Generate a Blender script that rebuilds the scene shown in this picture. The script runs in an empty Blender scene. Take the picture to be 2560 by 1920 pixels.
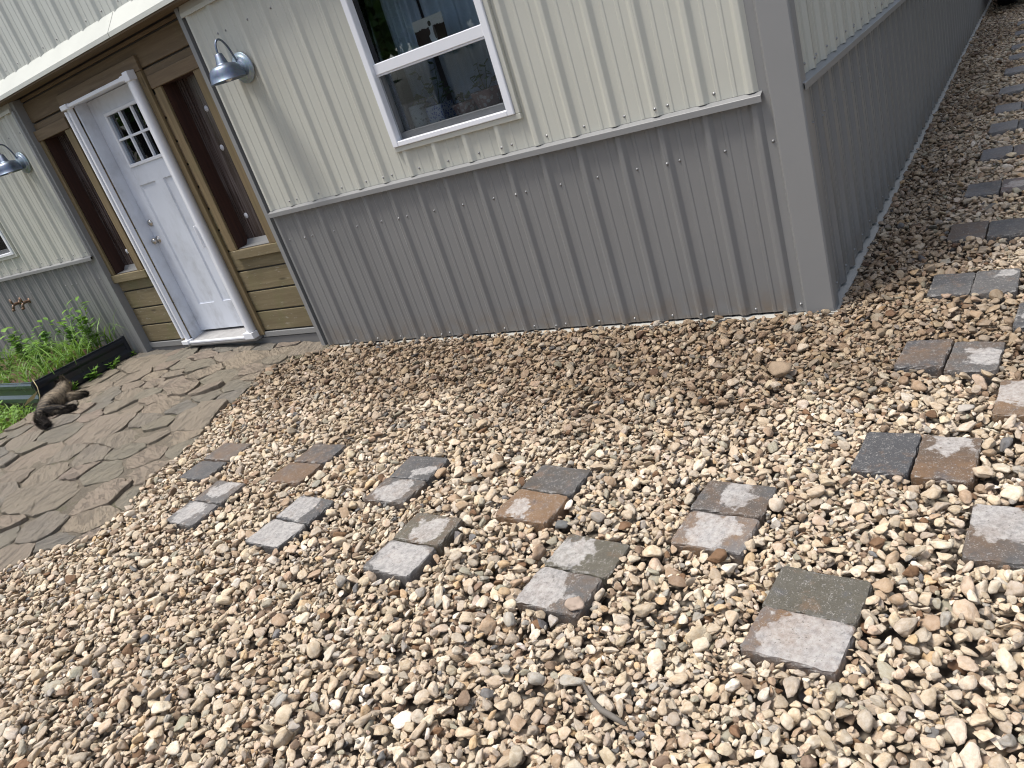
import bpy, bmesh, math, random
import numpy as np
from mathutils import Matrix, Vector, Euler

for _c in (bpy.data.objects, bpy.data.meshes, bpy.data.materials):
    for _o in list(_c):
        _c.remove(_o)
scene = bpy.context.scene
COL = scene.collection
RNG = np.random.default_rng(7)
random.seed(11)
rad = math.radians

# ------------------------------------------------------------------ camera
FPX, YAW, PITCH, ROLL = 1910.8, rad(-39.7675), rad(-22.4843), rad(-18.9526)
CAM = np.array([0.93646, -3.58744, 1.59053])


def cam_axes():
    f = np.array([math.sin(YAW) * math.cos(PITCH), math.cos(YAW) * math.cos(PITCH), math.sin(PITCH)])
    r = np.cross(f, [0, 0, 1]); r /= np.linalg.norm(r)
    u = np.cross(r, f)
    return r * math.cos(ROLL) + u * math.sin(ROLL), -r * math.sin(ROLL) + u * math.cos(ROLL), f


_r, _u, _f = cam_axes()
cd = bpy.data.cameras.new('camera')
cd.sensor_width = 36.0
cd.sensor_fit = 'HORIZONTAL'
cd.lens = FPX / 2560 * 36
cd.clip_start, cd.clip_end = 0.05, 500
cam = bpy.data.objects.new('camera', cd)
COL.objects.link(cam)
cam.matrix_world = Matrix(((_r[0], _u[0], -_f[0], CAM[0]), (_r[1], _u[1], -_f[1], CAM[1]),
                           (_r[2], _u[2], -_f[2], CAM[2]), (0, 0, 0, 1)))
scene.camera = cam

# ------------------------------------------------------------------ sky, sun, exposure
SUN_DIR = Vector((-0.26, -0.22, 1.0)).normalized()          # towards the sun
wd = bpy.data.worlds.new('World'); scene.world = wd; wd.use_nodes = True
wn = wd.node_tree; wn.nodes.clear()
_sky = wn.nodes.new('ShaderNodeTexSky'); _sky.sky_type = 'NISHITA'; _sky.sun_disc = False
_sky.sun_elevation = math.asin(SUN_DIR.z)
_sky.sun_rotation = math.atan2(SUN_DIR.x, SUN_DIR.y)
_sky.air_density, _sky.dust_density, _sky.ozone_density = 1.0, 3.0, 1.0
_bg = wn.nodes.new('ShaderNodeBackground'); _bg.inputs['Strength'].default_value = 0.12
_wo = wn.nodes.new('ShaderNodeOutputWorld')
_hs = wn.nodes.new('ShaderNodeHueSaturation'); _hs.inputs['Saturation'].default_value = 0.74      # thin white cloud over the blue
wn.links.new(_sky.outputs[0], _hs.inputs['Color']); wn.links.new(_hs.outputs[0], _bg.inputs['Color']); wn.links.new(_bg.outputs[0], _wo.inputs[0])
sl = bpy.data.lights.new('sun', 'SUN'); sl.energy = 2.2; sl.angle = rad(15); sl.color = (1.0, 0.965, 0.91)
so = bpy.data.objects.new('sun', sl); COL.objects.link(so)
so.rotation_euler = SUN_DIR.to_track_quat('Z', 'Y').to_euler()
so.location = (-3, -3, 12)
vs = scene.view_settings
vs.view_transform = 'Standard'; vs.look = 'None'; vs.gamma = 1.0; vs.use_curve_mapping = False
vs.exposure = 0.85
scene.cycles.filter_width = 1.1

# ------------------------------------------------------------------ helpers


def s2l(r, g, b):
    return tuple(((c / 255) / 12.92 if c / 255 <= 0.04045 else ((c / 255 + 0.055) / 1.055) ** 2.4) for c in (r, g, b))


class G:
    """small node-graph writer for one procedural material"""

    def __init__(s, name):
        s.m = bpy.data.materials.new(name); s.m.use_nodes = True
        s.t = s.m.node_tree; s.t.nodes.clear()
        s.out = s.t.nodes.new('ShaderNodeOutputMaterial')

    def n(s, typ, props=None, **ins):
        nd = s.t.nodes.new('ShaderNode' + typ)
        for k, v in (props or {}).items():
            setattr(nd, k, v)
        for k, v in ins.items():
            key = int(k[1:]) if k[0] == '_' else k.replace('__', ' ')
            sk = nd.inputs[key]
            if isinstance(v, bpy.types.NodeSocket):
                s.t.links.new(v, sk)
            else:
                if isinstance(v, tuple) and len(v) == 3 and sk.type == 'RGBA':
                    v = v + (1,)
                sk.default_value = v
        return nd

    def noise(s, vec, scale, detail=4, rough=0.55, dist=0.0):
        return s.n('TexNoise', Vector=vec, Scale=scale, Detail=detail, Roughness=rough, Distortion=dist).outputs[0]

    def ramp(s, fac, stops, interp='LINEAR'):
        nd = s.n('ValToRGB', _0=fac); cr = nd.color_ramp; cr.interpolation = interp
        while len(cr.elements) < len(stops):
            cr.elements.new(0.5)
        for e, (p, c) in zip(cr.elements, stops):
            e.position = p
            e.color = (c, c, c, 1) if isinstance(c, (int, float)) else tuple(c) + (1,)
        return nd.outputs[0]

    def mix(s, fac, a, b, mode='MIX'):
        return s.n('MixRGB', {'blend_type': mode}, Fac=fac, Color1=a, Color2=b).outputs[0]

    def math(s, op, a, b=0.0, clamp=False):
        return s.n('Math', {'operation': op, 'use_clamp': clamp}, _0=a, _1=b).outputs[0]

    def vscale(s, vec, sc):
        return s.n('VectorMath', {'operation': 'MULTIPLY'}, _0=vec, _1=sc).outputs[0]

    def vadd(s, a, b):
        return s.n('VectorMath', {'operation': 'ADD'}, _0=a, _1=b).outputs[0]

    def obj(s):
        return s.n('TexCoord').outputs['Object']

    def bump(s, h, strength=0.3, dist=0.01):
        return s.n('Bump', Strength=strength, Distance=dist, Height=h).outputs[0]

    def bsdf(s, **ins):
        b = s.n('BsdfPrincipled', **ins)
        s.t.links.new(b.outputs[0], s.out.inputs[0])
        return s.m


def W(o):
    if o.parent is None:
        return Matrix.Translation(o.location) @ o.rotation_euler.to_matrix().to_4x4()
    return W(o.parent) @ o.matrix_parent_inverse @ Matrix.Translation(o.location) @ o.rotation_euler.to_matrix().to_4x4()


def link(o, parent=None):
    COL.objects.link(o)
    if parent is not None:
        o.parent = parent
        o.matrix_parent_inverse = W(parent).inverted()
    return o


def tag(o, label, cat=None, group=None, kind=None):
    o['label'] = label
    if cat: o['category'] = cat
    if group: o['group'] = group
    if kind: o['kind'] = kind
    return o


def struct(o, label=None):
    o['kind'] = 'structure'
    if label: o['label'] = label
    return o


def empty(name, loc=(0, 0, 0), rz=0.0, parent=None):
    o = bpy.data.objects.new(name, None); o.empty_display_size = 0.1
    o.location = loc; o.rotation_euler = (0, 0, rz)
    return link(o, parent)


class MB:
    """mesh builder: collects pieces of ONE object"""

    def __init__(s):
        s.v, s.f, s.mi, s.sm = [], [], [], []

    def add(s, v, f, mi=0, smooth=False):
        o = len(s.v)
        s.v += [tuple(p) for p in v]
        s.f += [tuple(i + o for i in q) for q in f]
        s.mi += [mi] * len(f); s.sm += [smooth] * len(f)
        return s

    def box(s, x0, x1, y0, y1, z0, z1, bev=0.0, mi=0, seg=1):
        x0, x1 = min(x0, x1), max(x0, x1); y0, y1 = min(y0, y1), max(y0, y1); z0, z1 = min(z0, z1), max(z0, z1)
        if bev <= 0:
            v = [(x, y, z) for z in (z0, z1) for y in (y0, y1) for x in (x0, x1)]
            return s.add(v, [(0, 2, 3, 1), (4, 5, 7, 6), (0, 1, 5, 4), (2, 6, 7, 3), (0, 4, 6, 2), (1, 3, 7, 5)], mi)
        bm = bmesh.new(); bmesh.ops.create_cube(bm, size=1)
        for q in bm.verts:
            q.co = Vector(((x0 + x1) / 2 + q.co.x * (x1 - x0), (y0 + y1) / 2 + q.co.y * (y1 - y0), (z0 + z1) / 2 + q.co.z * (z1 - z0)))
        bmesh.ops.bevel(bm, geom=list(bm.edges), offset=bev, segments=seg, profile=0.6, affect='EDGES')
        bm.verts.index_update()
        s.add([q.co[:] for q in bm.verts], [[q.index for q in f.verts] for f in bm.faces], mi)
        bm.free(); return s

    def lathe(s, prof, c=(0, 0, 0), n=24, axis='z', mi=0, smooth=True, wob=None):
        """prof: (radius, height) list"""
        v, f = [], []
        for j, (r, h) in enumerate(prof):
            for i in range(n):
                a = 2 * math.pi * i / n
                rr = r if wob is None else r * wob(a, j)
                p = (rr * math.cos(a), rr * math.sin(a), h)
                if axis == 'y': p = (p[0], -p[2], p[1])
                if axis == 'x': p = (p[2], p[0], p[1])
                v.append((p[0] + c[0], p[1] + c[1], p[2] + c[2]))
        for j in range(len(prof) - 1):
            for i in range(n):
                k = (i + 1) % n
                f.append((j * n + i, j * n + k, (j + 1) * n + k, (j + 1) * n + i))
        return s.add(v, f, mi, smooth)

    def tube(s, pts, r, n=8, mi=0, caps=True):
        pts = [Vector(p) for p in pts]; rs = r if isinstance(r, (list, tuple)) else [r] * len(pts)
        v, f = [], []; up = None
        for i, p in enumerate(pts):
            d = (pts[min(i + 1, len(pts) - 1)] - pts[max(i - 1, 0)]).normalized()
            if up is None:
                up = d.orthogonal().normalized()
            up = (up - d * up.dot(d)).normalized(); w = d.cross(up)
            for k in range(n):
                a = 2 * math.pi * k / n
                v.append(tuple(p + (up * math.cos(a) + w * math.sin(a)) * rs[i]))
        for i in range(len(pts) - 1):
            for k in range(n):
                l = (k + 1) % n
                f.append((i * n + k, i * n + l, (i + 1) * n + l, (i + 1) * n + k))
        if caps:
            f.append(tuple(range(n))[::-1]); f.append(tuple(range((len(pts) - 1) * n, len(pts) * n)))
        return s.add(v, f, mi, True)

    def prism(s, prof, a0, a1, axis='x', mi=0, closed=True, caps=True):
        """extrude a 2D profile along an axis; prof in (y,z) for x, (x,z) for y, (x,y) for z"""
        n = len(prof); v = []
        for a in (a0, a1):
            for (p, q) in prof:
                v.append({'x': (a, p, q), 'y': (p, a, q), 'z': (p, q, a)}[axis])
        f = [(i, (i + 1) % n, n + (i + 1) % n, n + i) for i in range(n if closed else n - 1)]
        if closed and caps:
            f += [tuple(range(n))[::-1], tuple(range(n, 2 * n))]
        return s.add(v, f, mi)

    def mesh(s, name, mats):
        me = bpy.data.meshes.new(name)
        me.from_pydata(s.v, [], s.f)
        for m in (mats if isinstance(mats, (list, tuple)) else [mats]):
            me.materials.append(m)
        me.polygons.foreach_set('material_index', s.mi)
        me.polygons.foreach_set('use_smooth', s.sm)
        me.update(); return me

    def build(s, name, mats, parent=None, loc=(0, 0, 0), fixn=True):
        me = s.mesh(name, mats)
        if fixn:
            bm = bmesh.new(); bm.from_mesh(me)
            bmesh.ops.recalc_face_normals(bm, faces=bm.faces); bm.to_mesh(me); bm.free()
        o = bpy.data.objects.new(name, me); o.location = loc
        return link(o, parent)


def place(name, me, loc, rot=(0, 0, 0), scale=(1, 1, 1), parent=None):
    o = bpy.data.objects.new(name, me); o.location = loc; o.rotation_euler = rot; o.scale = scale
    return link(o, parent)


def in_poly(px, py, poly):
    px = np.asarray(px, float); py = np.asarray(py, float); r = np.zeros(px.shape, bool)
    n = len(poly)
    for i in range(n):
        x0, y0 = poly[i]; x1, y1 = poly[(i + 1) % n]
        c = ((y0 > py) != (y1 > py)) & (px < (x1 - x0) * (py - y0) / ((y1 - y0) or 1e-9) + x0)
        r ^= c
    return r


# ------------------------------------------------------------------ materials
def m_paint(name, col, rough=0.38, var=0.06, dirt=0.0, dirtcol=(0.17, 0.115, 0.062), spec=0.5):
    g = G(name); o = g.obj()
    big = g.noise(o, 2.3, 5); fine = g.noise(o, 60, 3)
    streak = g.noise(g.vscale(o, (34, 34, 1.1)), 1.0, 4)
    c = g.mix(g.math('MULTIPLY', big, 1.0), tuple(x * (1 - var) for x in col), tuple(x * (1 + var) for x in col))
    c = g.mix(g.math('MULTIPLY', g.ramp(streak, [(0.55, 0), (0.8, 1)]), 0.05), c, tuple(x * 0.75 for x in col))
    if dirt:
        z = g.n('SeparateXYZ', _0=o).outputs[2]
        low = g.n('MapRange', Value=z, From__Min=0.02, From__Max=0.22, To__Min=1.0, To__Max=0.0).outputs[0]
        d = g.math('MULTIPLY', low, g.ramp(g.noise(o, 9, 6, 0.65), [(0.35, 0), (0.7, 1)]))
        c = g.mix(g.math('MULTIPLY', d, dirt, True), c, dirtcol)
    r = g.n('MapRange', Value=big, To__Min=rough - 0.08, To__Max=rough + 0.12).outputs[0]
    return g.bsdf(Base__Color=c, Roughness=r, Normal=g.bump(g.math('ADD', g.math('MULTIPLY', fine, 0.02), g.noise(g.vscale(o, (2.2, 2.2, 0.9)), 2.0, 2)), 0.22, 0.012), **{'Specular__IOR__Level': spec})


BEIGE = m_paint('beige_panel_paint', (0.50, 0.496, 0.435), 0.34)
GREY = m_paint('grey_panel_paint', (0.198, 0.197, 0.194), 0.32, dirt=0.7)
GREYTRIM = m_paint('grey_trim_paint', (0.225, 0.225, 0.222), 0.34)
PALEFLASH = m_paint('pale_flashing_skylit_wall', (0.52, 0.53, 0.48), 0.42, 0.12)
WHITE = m_paint('white_vinyl', (0.75, 0.76, 0.79), 0.3, 0.03)
BACKING = m_paint('sheathing', (0.10, 0.09, 0.08), 0.8)
ROOMPAINT = m_paint('room_paint', (0.16, 0.17, 0.20), 0.7)
SLATE = m_paint('base_angle_metal', (0.42, 0.41, 0.37), 0.5, 0.2)
BLACKPAINT = m_paint('black_planter_paint', (0.012, 0.015, 0.022), 0.28, 0.2)
GREYMOULD = m_paint('concrete_footing', (0.16, 0.155, 0.15), 0.9, 0.3)


def m_doorwhite():
    g = G('door_paint'); o = g.obj()
    z = g.n('SeparateXYZ', _0=o).outputs[2]
    n1 = g.noise(g.vscale(o, (3, 3, 1.6)), 1.6, 6, 0.6); n2 = g.noise(o, 14, 6, 0.7)
    d = g.math('MULTIPLY', g.ramp(n1, [(0.42, 0), (0.68, 1)]), g.ramp(n2, [(0.3, 0.2), (0.7, 1)]))
    low = g.n('MapRange', Value=z, From__Min=0.2, From__Max=0.75, To__Min=0.95, To__Max=0.45).outputs[0]
    c = g.mix(g.math('MULTIPLY', d, low, True), (0.66, 0.69, 0.75), (0.25, 0.25, 0.25))
    return g.bsdf(Base__Color=c, Roughness=0.42, Normal=g.bump(n2, 0.03, 0.002))


DOORWHITE = m_doorwhite()


def m_wood(name, ax, c0, c1, green=0.0, scuff=0.0):
    g = G(name); o = g.obj()
    rnd = g.n('ObjectInfo').outputs['Random']
    off = g.n('CombineXYZ', _0=g.math('MULTIPLY', rnd, 17.0), _1=g.math('MULTIPLY', rnd, 5.0), _2=g.math('MULTIPLY', rnd, 31.0)).outputs[0]
    v = g.vadd(o, off)
    sc = {'x': (1.2, 26, 26), 'z': (26, 26, 1.2)}[ax]
    gr = g.noise(g.vscale(v, sc), 1.6, 8, 0.65, 0.6)
    fine = g.noise(g.vscale(v, tuple(q * 4 for q in sc)), 2.0, 4, 0.7)
    c = g.mix(g.ramp(gr, [(0.3, 0), (0.72, 1)]), c0, c1)
    c = g.mix(g.math('MULTIPLY', fine, 0.35), c, tuple(q * 0.45 for q in c0))
    c = g.mix(g.math('MULTIPLY', rnd, 0.28), c, tuple(q * 0.6 for q in c0))
    kn = g.n('TexVoronoi', Vector=g.vscale(v, (2.2, 9, 9) if ax == 'x' else (9, 9, 2.2)), Scale=1.0).outputs['Distance']
    c = g.mix(g.math('MULTIPLY', g.ramp(kn, [(0.05, 1), (0.13, 0)]), 0.75), c, tuple(q * 0.3 for q in c0))
    if green:
        gm = g.ramp(g.noise(v, 4.2, 5, 0.6), [(0.5, 0), (0.72, 1)])
        c = g.mix(g.math('MULTIPLY', gm, green), c, (0.125, 0.125, 0.045))
    if scuff:
        sm = g.ramp(g.noise(g.vscale(v, (5, 20, 26)), 2.2, 6, 0.7), [(0.60, 0), (0.70, 1)])
        c = g.mix(g.math('MULTIPLY', sm, scuff), c, (0.40, 0.37, 0.30))
    return g.bsdf(Base__Color=c, Roughness=0.78, Normal=g.bump(g.math('ADD', gr, fine), 0.25, 0.004))


WOODX = m_wood('weathered_plank', 'x', (0.15, 0.115, 0.058), (0.275, 0.222, 0.125), 0.6, 0.6)
WOODXD = m_wood('brown_shaded_plank', 'x', (0.13, 0.088, 0.048), (0.24, 0.17, 0.095), 0.1, 0.15)  # upper boards: drier brown, with the shade up there put into the tone
WOODZ = m_wood('upright_board', 'z', (0.155, 0.11, 0.055), (0.27, 0.20, 0.10), 0.3)
REDWOOD = m_wood('red_brown_board', 'z', (0.030, 0.011, 0.007), (0.075, 0.028, 0.016))
BARK = m_wood('bark', 'z', (0.05, 0.04, 0.03), (0.13, 0.11, 0.09))


def m_glass(name, tint=(0.85, 0.9, 0.92), rough=0.01, dull=0.0):
    g = G(name)
    fr = g.n('Fresnel', IOR=1.52).outputs[0]
    fr = g.math('ADD', g.math('MULTIPLY', fr, 1.05), 0.0, True)
    tr = g.n('BsdfTransparent', Color=tint).outputs[0]
    gl = g.n('BsdfGlossy', Color=(0.95, 0.97, 1.0), Roughness=rough).outputs[0]
    sh = g.n('MixShader', _0=fr, _1=tr, _2=gl).outputs[0]
    if dull:
        df = g.n('BsdfDiffuse', Color=(0.05, 0.055, 0.06)).outputs[0]
        sh = g.n('MixShader', _0=dull, _1=sh, _2=df).outputs[0]
    g.t.links.new(sh, g.out.inputs[0]); return g.m


GLASS = m_glass('window_glass', (0.90, 0.94, 0.96))


def m_screen():
    g = G('insect_screen_mesh')
    tr = g.n('BsdfTransparent', Color=(0.88, 0.89, 0.90)).outputs[0]
    df = g.n('BsdfDiffuse', Color=(0.02, 0.022, 0.026)).outputs[0]
    g.t.links.new(g.n('MixShader', _0=0.07, _1=tr, _2=df).outputs[0], g.out.inputs[0]); return g.m


SCREENMESH = m_screen()


def m_filmglass():
    g = G('dusty_skygrey_sidelight_glass'); o = g.obj()
    st = g.noise(g.vscale(o, (55, 10, 1.0)), 1.0, 5, 0.7, 0.5)
    bl = g.noise(g.vscale(o, (4, 4, 1.0)), 2.0, 5, 0.6)
    f = g.math('MULTIPLY', g.ramp(st, [(0.42, 0.1), (0.7, 1)]), g.ramp(bl, [(0.3, 0.15), (0.75, 1)]))
    c = g.mix(f, (0.026, 0.014, 0.010), (0.20, 0.175, 0.17))  # dust streaks and grey sky reflection both put into the pane colour
    return g.bsdf(Base__Color=c, Roughness=0.22, **{'Specular__IOR__Level': 0.7}, Normal=g.bump(st, 0.05, 0.004))


FILM = m_filmglass()


def m_metal(name, col, rough, metallic=1.0, spangle=0.0, rust=0.0):
    g = G(name); o = g.obj(); c = col
    n1 = g.noise(o, 30, 5, 0.6)
    c = g.mix(n1, tuple(x * 0.7 for x in col), col)
    if spangle:
        vo = g.n('TexVoronoi', Vector=o, Scale=90.0).outputs['Color']
        c = g.mix(spangle, c, g.mix(0.8, vo, col), 'OVERLAY')
    if rust:
        c = g.mix(g.math('MULTIPLY', g.ramp(n1, [(0.4, 0), (0.6, 1)]), rust), c, (0.19, 0.10, 0.06))
    return g.bsdf(Base__Color=c, Metallic=metallic, Roughness=g.n('MapRange', Value=n1, To__Min=rough - 0.1, To__Max=rough + 0.15).outputs[0])


GALV = m_metal('galvanized_steel', (0.22, 0.255, 0.31), 0.40, 0.95, 0.35)
GALVPLATE = m_metal('galvanized_plate', (0.40, 0.46, 0.50), 0.45, 0.75, 0.4)
NICKEL = m_metal('satin_nickel', (0.55, 0.52, 0.48), 0.25)
SCREWM = m_metal('screw_head_metal', (0.33, 0.33, 0.33), 0.4, 0.6)
BRASS = m_metal('weathered_brass', (0.30, 0.21, 0.15), 0.45, 0.8, 0, 0.6)
CHROME = m_metal('chrome', (0.8, 0.82, 0.85), 0.1)


def m_plain(name, col, rough=0.8, var=0.25, scale=12.0, bump=0.1, trans=None):
    g = G(name); o = g.obj()
    n1 = g.noise(o, scale, 5, 0.6)
    c = g.mix(n1, tuple(x * (1 - var) for x in col), tuple(min(1, x * (1 + var)) for x in col))
    return g.bsdf(Base__Color=c, Roughness=rough, Normal=g.bump(n1, bump, 0.005))


def m_leaf(name, c0, c1, scale=6.0):
    g = G(name); o = g.obj()
    n1 = g.noise(o, scale, 3); c = g.mix(g.ramp(n1, [(0.3, 0), (0.7, 1)]), c0, c1)
    p = g.n('BsdfPrincipled', Base__Color=c, Roughness=0.5).outputs[0]
    t = g.n('BsdfTranslucent', Color=g.mix(0.5, c, (0.25, 0.4, 0.05))).outputs[0]
    sh = g.n('MixShader', _0=0.3, _1=p, _2=t).outputs[0]
    g.t.links.new(sh, g.out.inputs[0]); return g.m


GRASSM = m_leaf('grass_blade', (0.06, 0.15, 0.015), (0.19, 0.34, 0.045), 9)
WEEDM = m_leaf('weed_leaf', (0.07, 0.18, 0.02), (0.21, 0.38, 0.055), 7)
TREELEAF = m_leaf('tree_leaf', (0.03, 0.07, 0.015), (0.08, 0.15, 0.03), 2)
POTLEAF = m_leaf('houseplant_leaf', (0.03, 0.09, 0.03), (0.08, 0.18, 0.05), 12)
STRAW = m_plain('straw', (0.42, 0.36, 0.20), 0.8)


def m_soil():
    g = G('potting_soil'); o = g.obj()
    n = g.noise(o, 40, 6, 0.7)
    c = g.ramp(n, [(0.3, (0.02, 0.013, 0.009)), (0.55, (0.10, 0.055, 0.03)), (0.75, (0.24, 0.15, 0.09))])
    return g.bsdf(Base__Color=c, Roughness=0.95, Normal=g.bump(n, 0.8, 0.02))


SOIL = m_soil()


def m_ground():
    g = G('gravel_ground'); o = g.obj()
    vo = g.n('TexVoronoi', Vector=o, Scale=42.0)
    n = g.noise(o, 8, 6, 0.65)
    tone = g.n('SeparateXYZ', _0=vo.outputs['Color']).outputs[0]
    c = g.ramp(tone, [(0.0, (0.09, 0.07, 0.05)), (0.35, (0.20, 0.165, 0.125)), (0.7, (0.27, 0.23, 0.18)), (1.0, (0.16, 0.155, 0.15))])
    c = g.mix(g.math('MULTIPLY', g.ramp(vo.outputs['Distance'], [(0.25, 0), (0.6, 1)]), 0.85), c, (0.03, 0.024, 0.018))
    c = g.mix(g.math('MULTIPLY', n, 0.3), c, (0.10, 0.08, 0.06))
    return g.bsdf(Base__Color=c, Roughness=0.9, Normal=g.bump(vo.outputs['Distance'], -0.9, 0.02))


GROUNDM = m_ground()


def m_stone():
    g = G('river_gravel'); o = g.obj()
    at = g.n('Attribute', {'attribute_type': 'INSTANCER', 'attribute_name': 'col'})
    wet_shade = g.n('Attribute', {'attribute_type': 'INSTANCER', 'attribute_name': 'wet_shade'}).outputs['Fac']
    rnd = g.n('ObjectInfo').outputs['Random']
    off = g.n('CombineXYZ', _0=g.math('MULTIPLY', rnd, 91.0), _1=g.math('MULTIPLY', rnd, 37.0), _2=rnd).outputs[0]
    v = g.vadd(o, off)
    n1 = g.noise(v, 1.6, 5, 0.65); n2 = g.noise(v, 9, 5, 0.7)
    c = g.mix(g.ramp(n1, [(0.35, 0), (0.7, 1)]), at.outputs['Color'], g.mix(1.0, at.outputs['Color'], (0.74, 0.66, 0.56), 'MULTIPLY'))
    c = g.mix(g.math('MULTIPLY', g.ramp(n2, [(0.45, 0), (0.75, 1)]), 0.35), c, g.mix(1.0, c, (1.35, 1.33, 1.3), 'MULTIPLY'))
    r = g.n('MapRange', Value=wet_shade, To__Min=0.78, To__Max=0.42).outputs[0]
    return g.bsdf(Base__Color=c, Roughness=r, Normal=g.bump(g.math('ADD', n1, g.math('MULTIPLY', n2, 0.5)), 0.35, 0.12))


STONEM = m_stone()


def m_paver():
    g = G('tumbled_paver'); o = g.obj()
    A = lambda nm: g.n('Attribute', {'attribute_type': 'OBJECT', 'attribute_name': nm})
    ta, tb, pa = A('tone_a').outputs['Color'], A('tone_b').outputs['Color'], A('patch').outputs['Vector']
    rnd = g.n('ObjectInfo').outputs['Random']
    off = g.n('CombineXYZ', _0=g.math('MULTIPLY', rnd, 51.0), _1=g.math('MULTIPLY', rnd, 23.0), _2=g.math('MULTIPLY', rnd, 7.0)).outputs[0]
    v = g.vadd(o, off)
    big = g.noise(v, 7.5, 4, 0.55); mid = g.noise(v, 30, 6, 0.7); fine = g.noise(v, 190, 4, 0.75)
    c = g.mix(g.ramp(g.math('ADD', g.math('MULTIPLY', big, 0.65), g.math('MULTIPLY', g.noise(v, 26, 6, 0.7), 0.35)), [(0.40, 0), (0.58, 1)]), ta, tb)
    rust = g.ramp(g.noise(v, 12, 7, 0.75), [(0.54, 0), (0.66, 1)])
    c = g.mix(g.math('MULTIPLY', rust, 0.45), c, (0.21, 0.125, 0.07))
    slate = g.ramp(g.noise(g.vadd(v, (9.0, 4.0, 0.0)), 10, 7, 0.75), [(0.55, 0), (0.68, 1)])
    c = g.mix(g.math('MULTIPLY', slate, 0.5), c, (0.10, 0.105, 0.12))
    c = g.mix(g.math('MULTIPLY', g.ramp(mid, [(0.35, 0), (0.75, 1)]), 0.45), c, g.mix(1.0, c, (0.55, 0.53, 0.5), 'MULTIPLY'))
    # dried-off patch: an irregular pale blot round patch.xy, radius patch.z
    px = g.n('SeparateXYZ', _0=pa)
    ctr = g.n('CombineXYZ', _0=px.outputs[0], _1=px.outputs[1], _2=0.0).outputs[0]
    flat = g.vscale(o, (1, 1, 0))
    d = g.n('VectorMath', {'operation': 'DISTANCE'}, _0=flat, _1=ctr).outputs['Value']
    wob = g.noise(v, 16, 5, 0.6)
    d = g.math('ADD', d, g.math('MULTIPLY', g.math('SUBTRACT', wob, 0.5), 0.20))
    msk = g.math('MULTIPLY', g.math('SUBTRACT', px.outputs[2], d), 85.0, True)
    geo = g.n('NewGeometry')
    upz = g.n('SeparateXYZ', _0=geo.outputs['Normal']).outputs[2]
    msk = g.math('MULTIPLY', msk, g.ramp(upz, [(0.8, 0), (0.95, 1)]))
    mot = g.noise(v, 55, 6, 0.75)
    pale = g.mix(g.ramp(mot, [(0.36, 0), (0.66, 1)]), g.mix(0.50, c, (0.36, 0.345, 0.335)), g.mix(0.85, c, (0.52, 0.495, 0.465)))
    c = g.mix(g.math('MULTIPLY', msk, g.ramp(big, [(0.3, 0.75), (0.6, 0.97)])), c, pale)
    # worn pale flecks, scuffed rims and dark pits
    fl = g.ramp(g.math('ADD', g.math('MULTIPLY', fine, 0.6), g.math('MULTIPLY', mot, 0.4)), [(0.54, 0), (0.60, 1)])
    c = g.mix(g.math('MULTIPLY', fl, 0.7), c, (0.36, 0.34, 0.31))
    pit = g.ramp(g.noise(v, 120, 3, 0.6), [(0.30, 1), (0.38, 0)])
    c = g.mix(g.math('MULTIPLY', pit, 0.6), c, (0.03, 0.027, 0.024))
    rim = g.math('MULTIPLY', g.ramp(upz, [(0.45, 0), (0.6, 1), (0.93, 1), (0.985, 0)]), g.ramp(mot, [(0.42, 0), (0.6, 1)]))
    c = g.mix(g.math('MULTIPLY', rim, 0.6), c, (0.34, 0.33, 0.31))
    r = g.n('MapRange', Value=msk, To__Min=0.62, To__Max=0.85).outputs[0]
    return g.bsdf(Base__Color=c, Roughness=r, Normal=g.bump(g.math('ADD', mid, g.math('ADD', g.math('MULTIPLY', fine, 0.5), mot)), 0.6, 0.006))


PAVERM = m_paver()


def m_flag():
    g = G('sandstone_flag'); o = g.obj()
    rnd = g.n('ObjectInfo').outputs['Random']
    off = g.n('CombineXYZ', _0=g.math('MULTIPLY', rnd, 61.0), _1=g.math('MULTIPLY', rnd, 13.0), _2=rnd).outputs[0]
    v = g.vadd(o, off)
    ang = g.n('VectorRotate', {'rotation_type': 'Z_AXIS'}, Vector=v, Angle=g.math('MULTIPLY', rnd, 2.2)).outputs[0]
    big = g.noise(v, 4.5, 6, 0.6); lay = g.noise(g.vscale(ang, (4, 15, 10)), 1.3, 10, 0.68, 0.12); fine = g.noise(v, 120, 5, 0.75)
    base = g.ramp(rnd, [(0.0, (0.27, 0.21, 0.17)), (0.22, (0.31, 0.25, 0.18)), (0.42, (0.215, 0.19, 0.155)), (0.6, (0.285, 0.23, 0.175)), (0.78, (0.235, 0.21, 0.155)), (1.0, (0.18, 0.168, 0.15))])
    c = g.mix(g.ramp(big, [(0.35, 0), (0.7, 1)]), base, g.mix(0.5, base, (0.26, 0.22, 0.16)))
    c = g.mix(g.math('MULTIPLY', g.ramp(lay, [(0.33, 1), (0.45, 0)]), 0.45), c, (0.14, 0.118, 0.095))
    c = g.mix(g.math('MULTIPLY', g.ramp(lay, [(0.58, 0), (0.7, 1)]), 0.45), c, (0.34, 0.29, 0.225))
    c = g.mix(g.math('MULTIPLY', g.ramp(fine, [(0.5, 0), (0.75, 1)]), 0.35), c, (0.36, 0.31, 0.25))
    h = g.math('ADD', g.math('MULTIPLY', g.ramp(lay, [(0.3, 0), (0.44, 0.42), (0.46, 0.6), (0.55, 0.68), (0.57, 0.85), (0.7, 1.0)]), 1.0), g.math('MULTIPLY', fine, 0.45))
    return g.bsdf(Base__Color=c, Roughness=0.85, Normal=g.bump(h, 1.0, 0.03))


FLAGM = m_flag()


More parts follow.
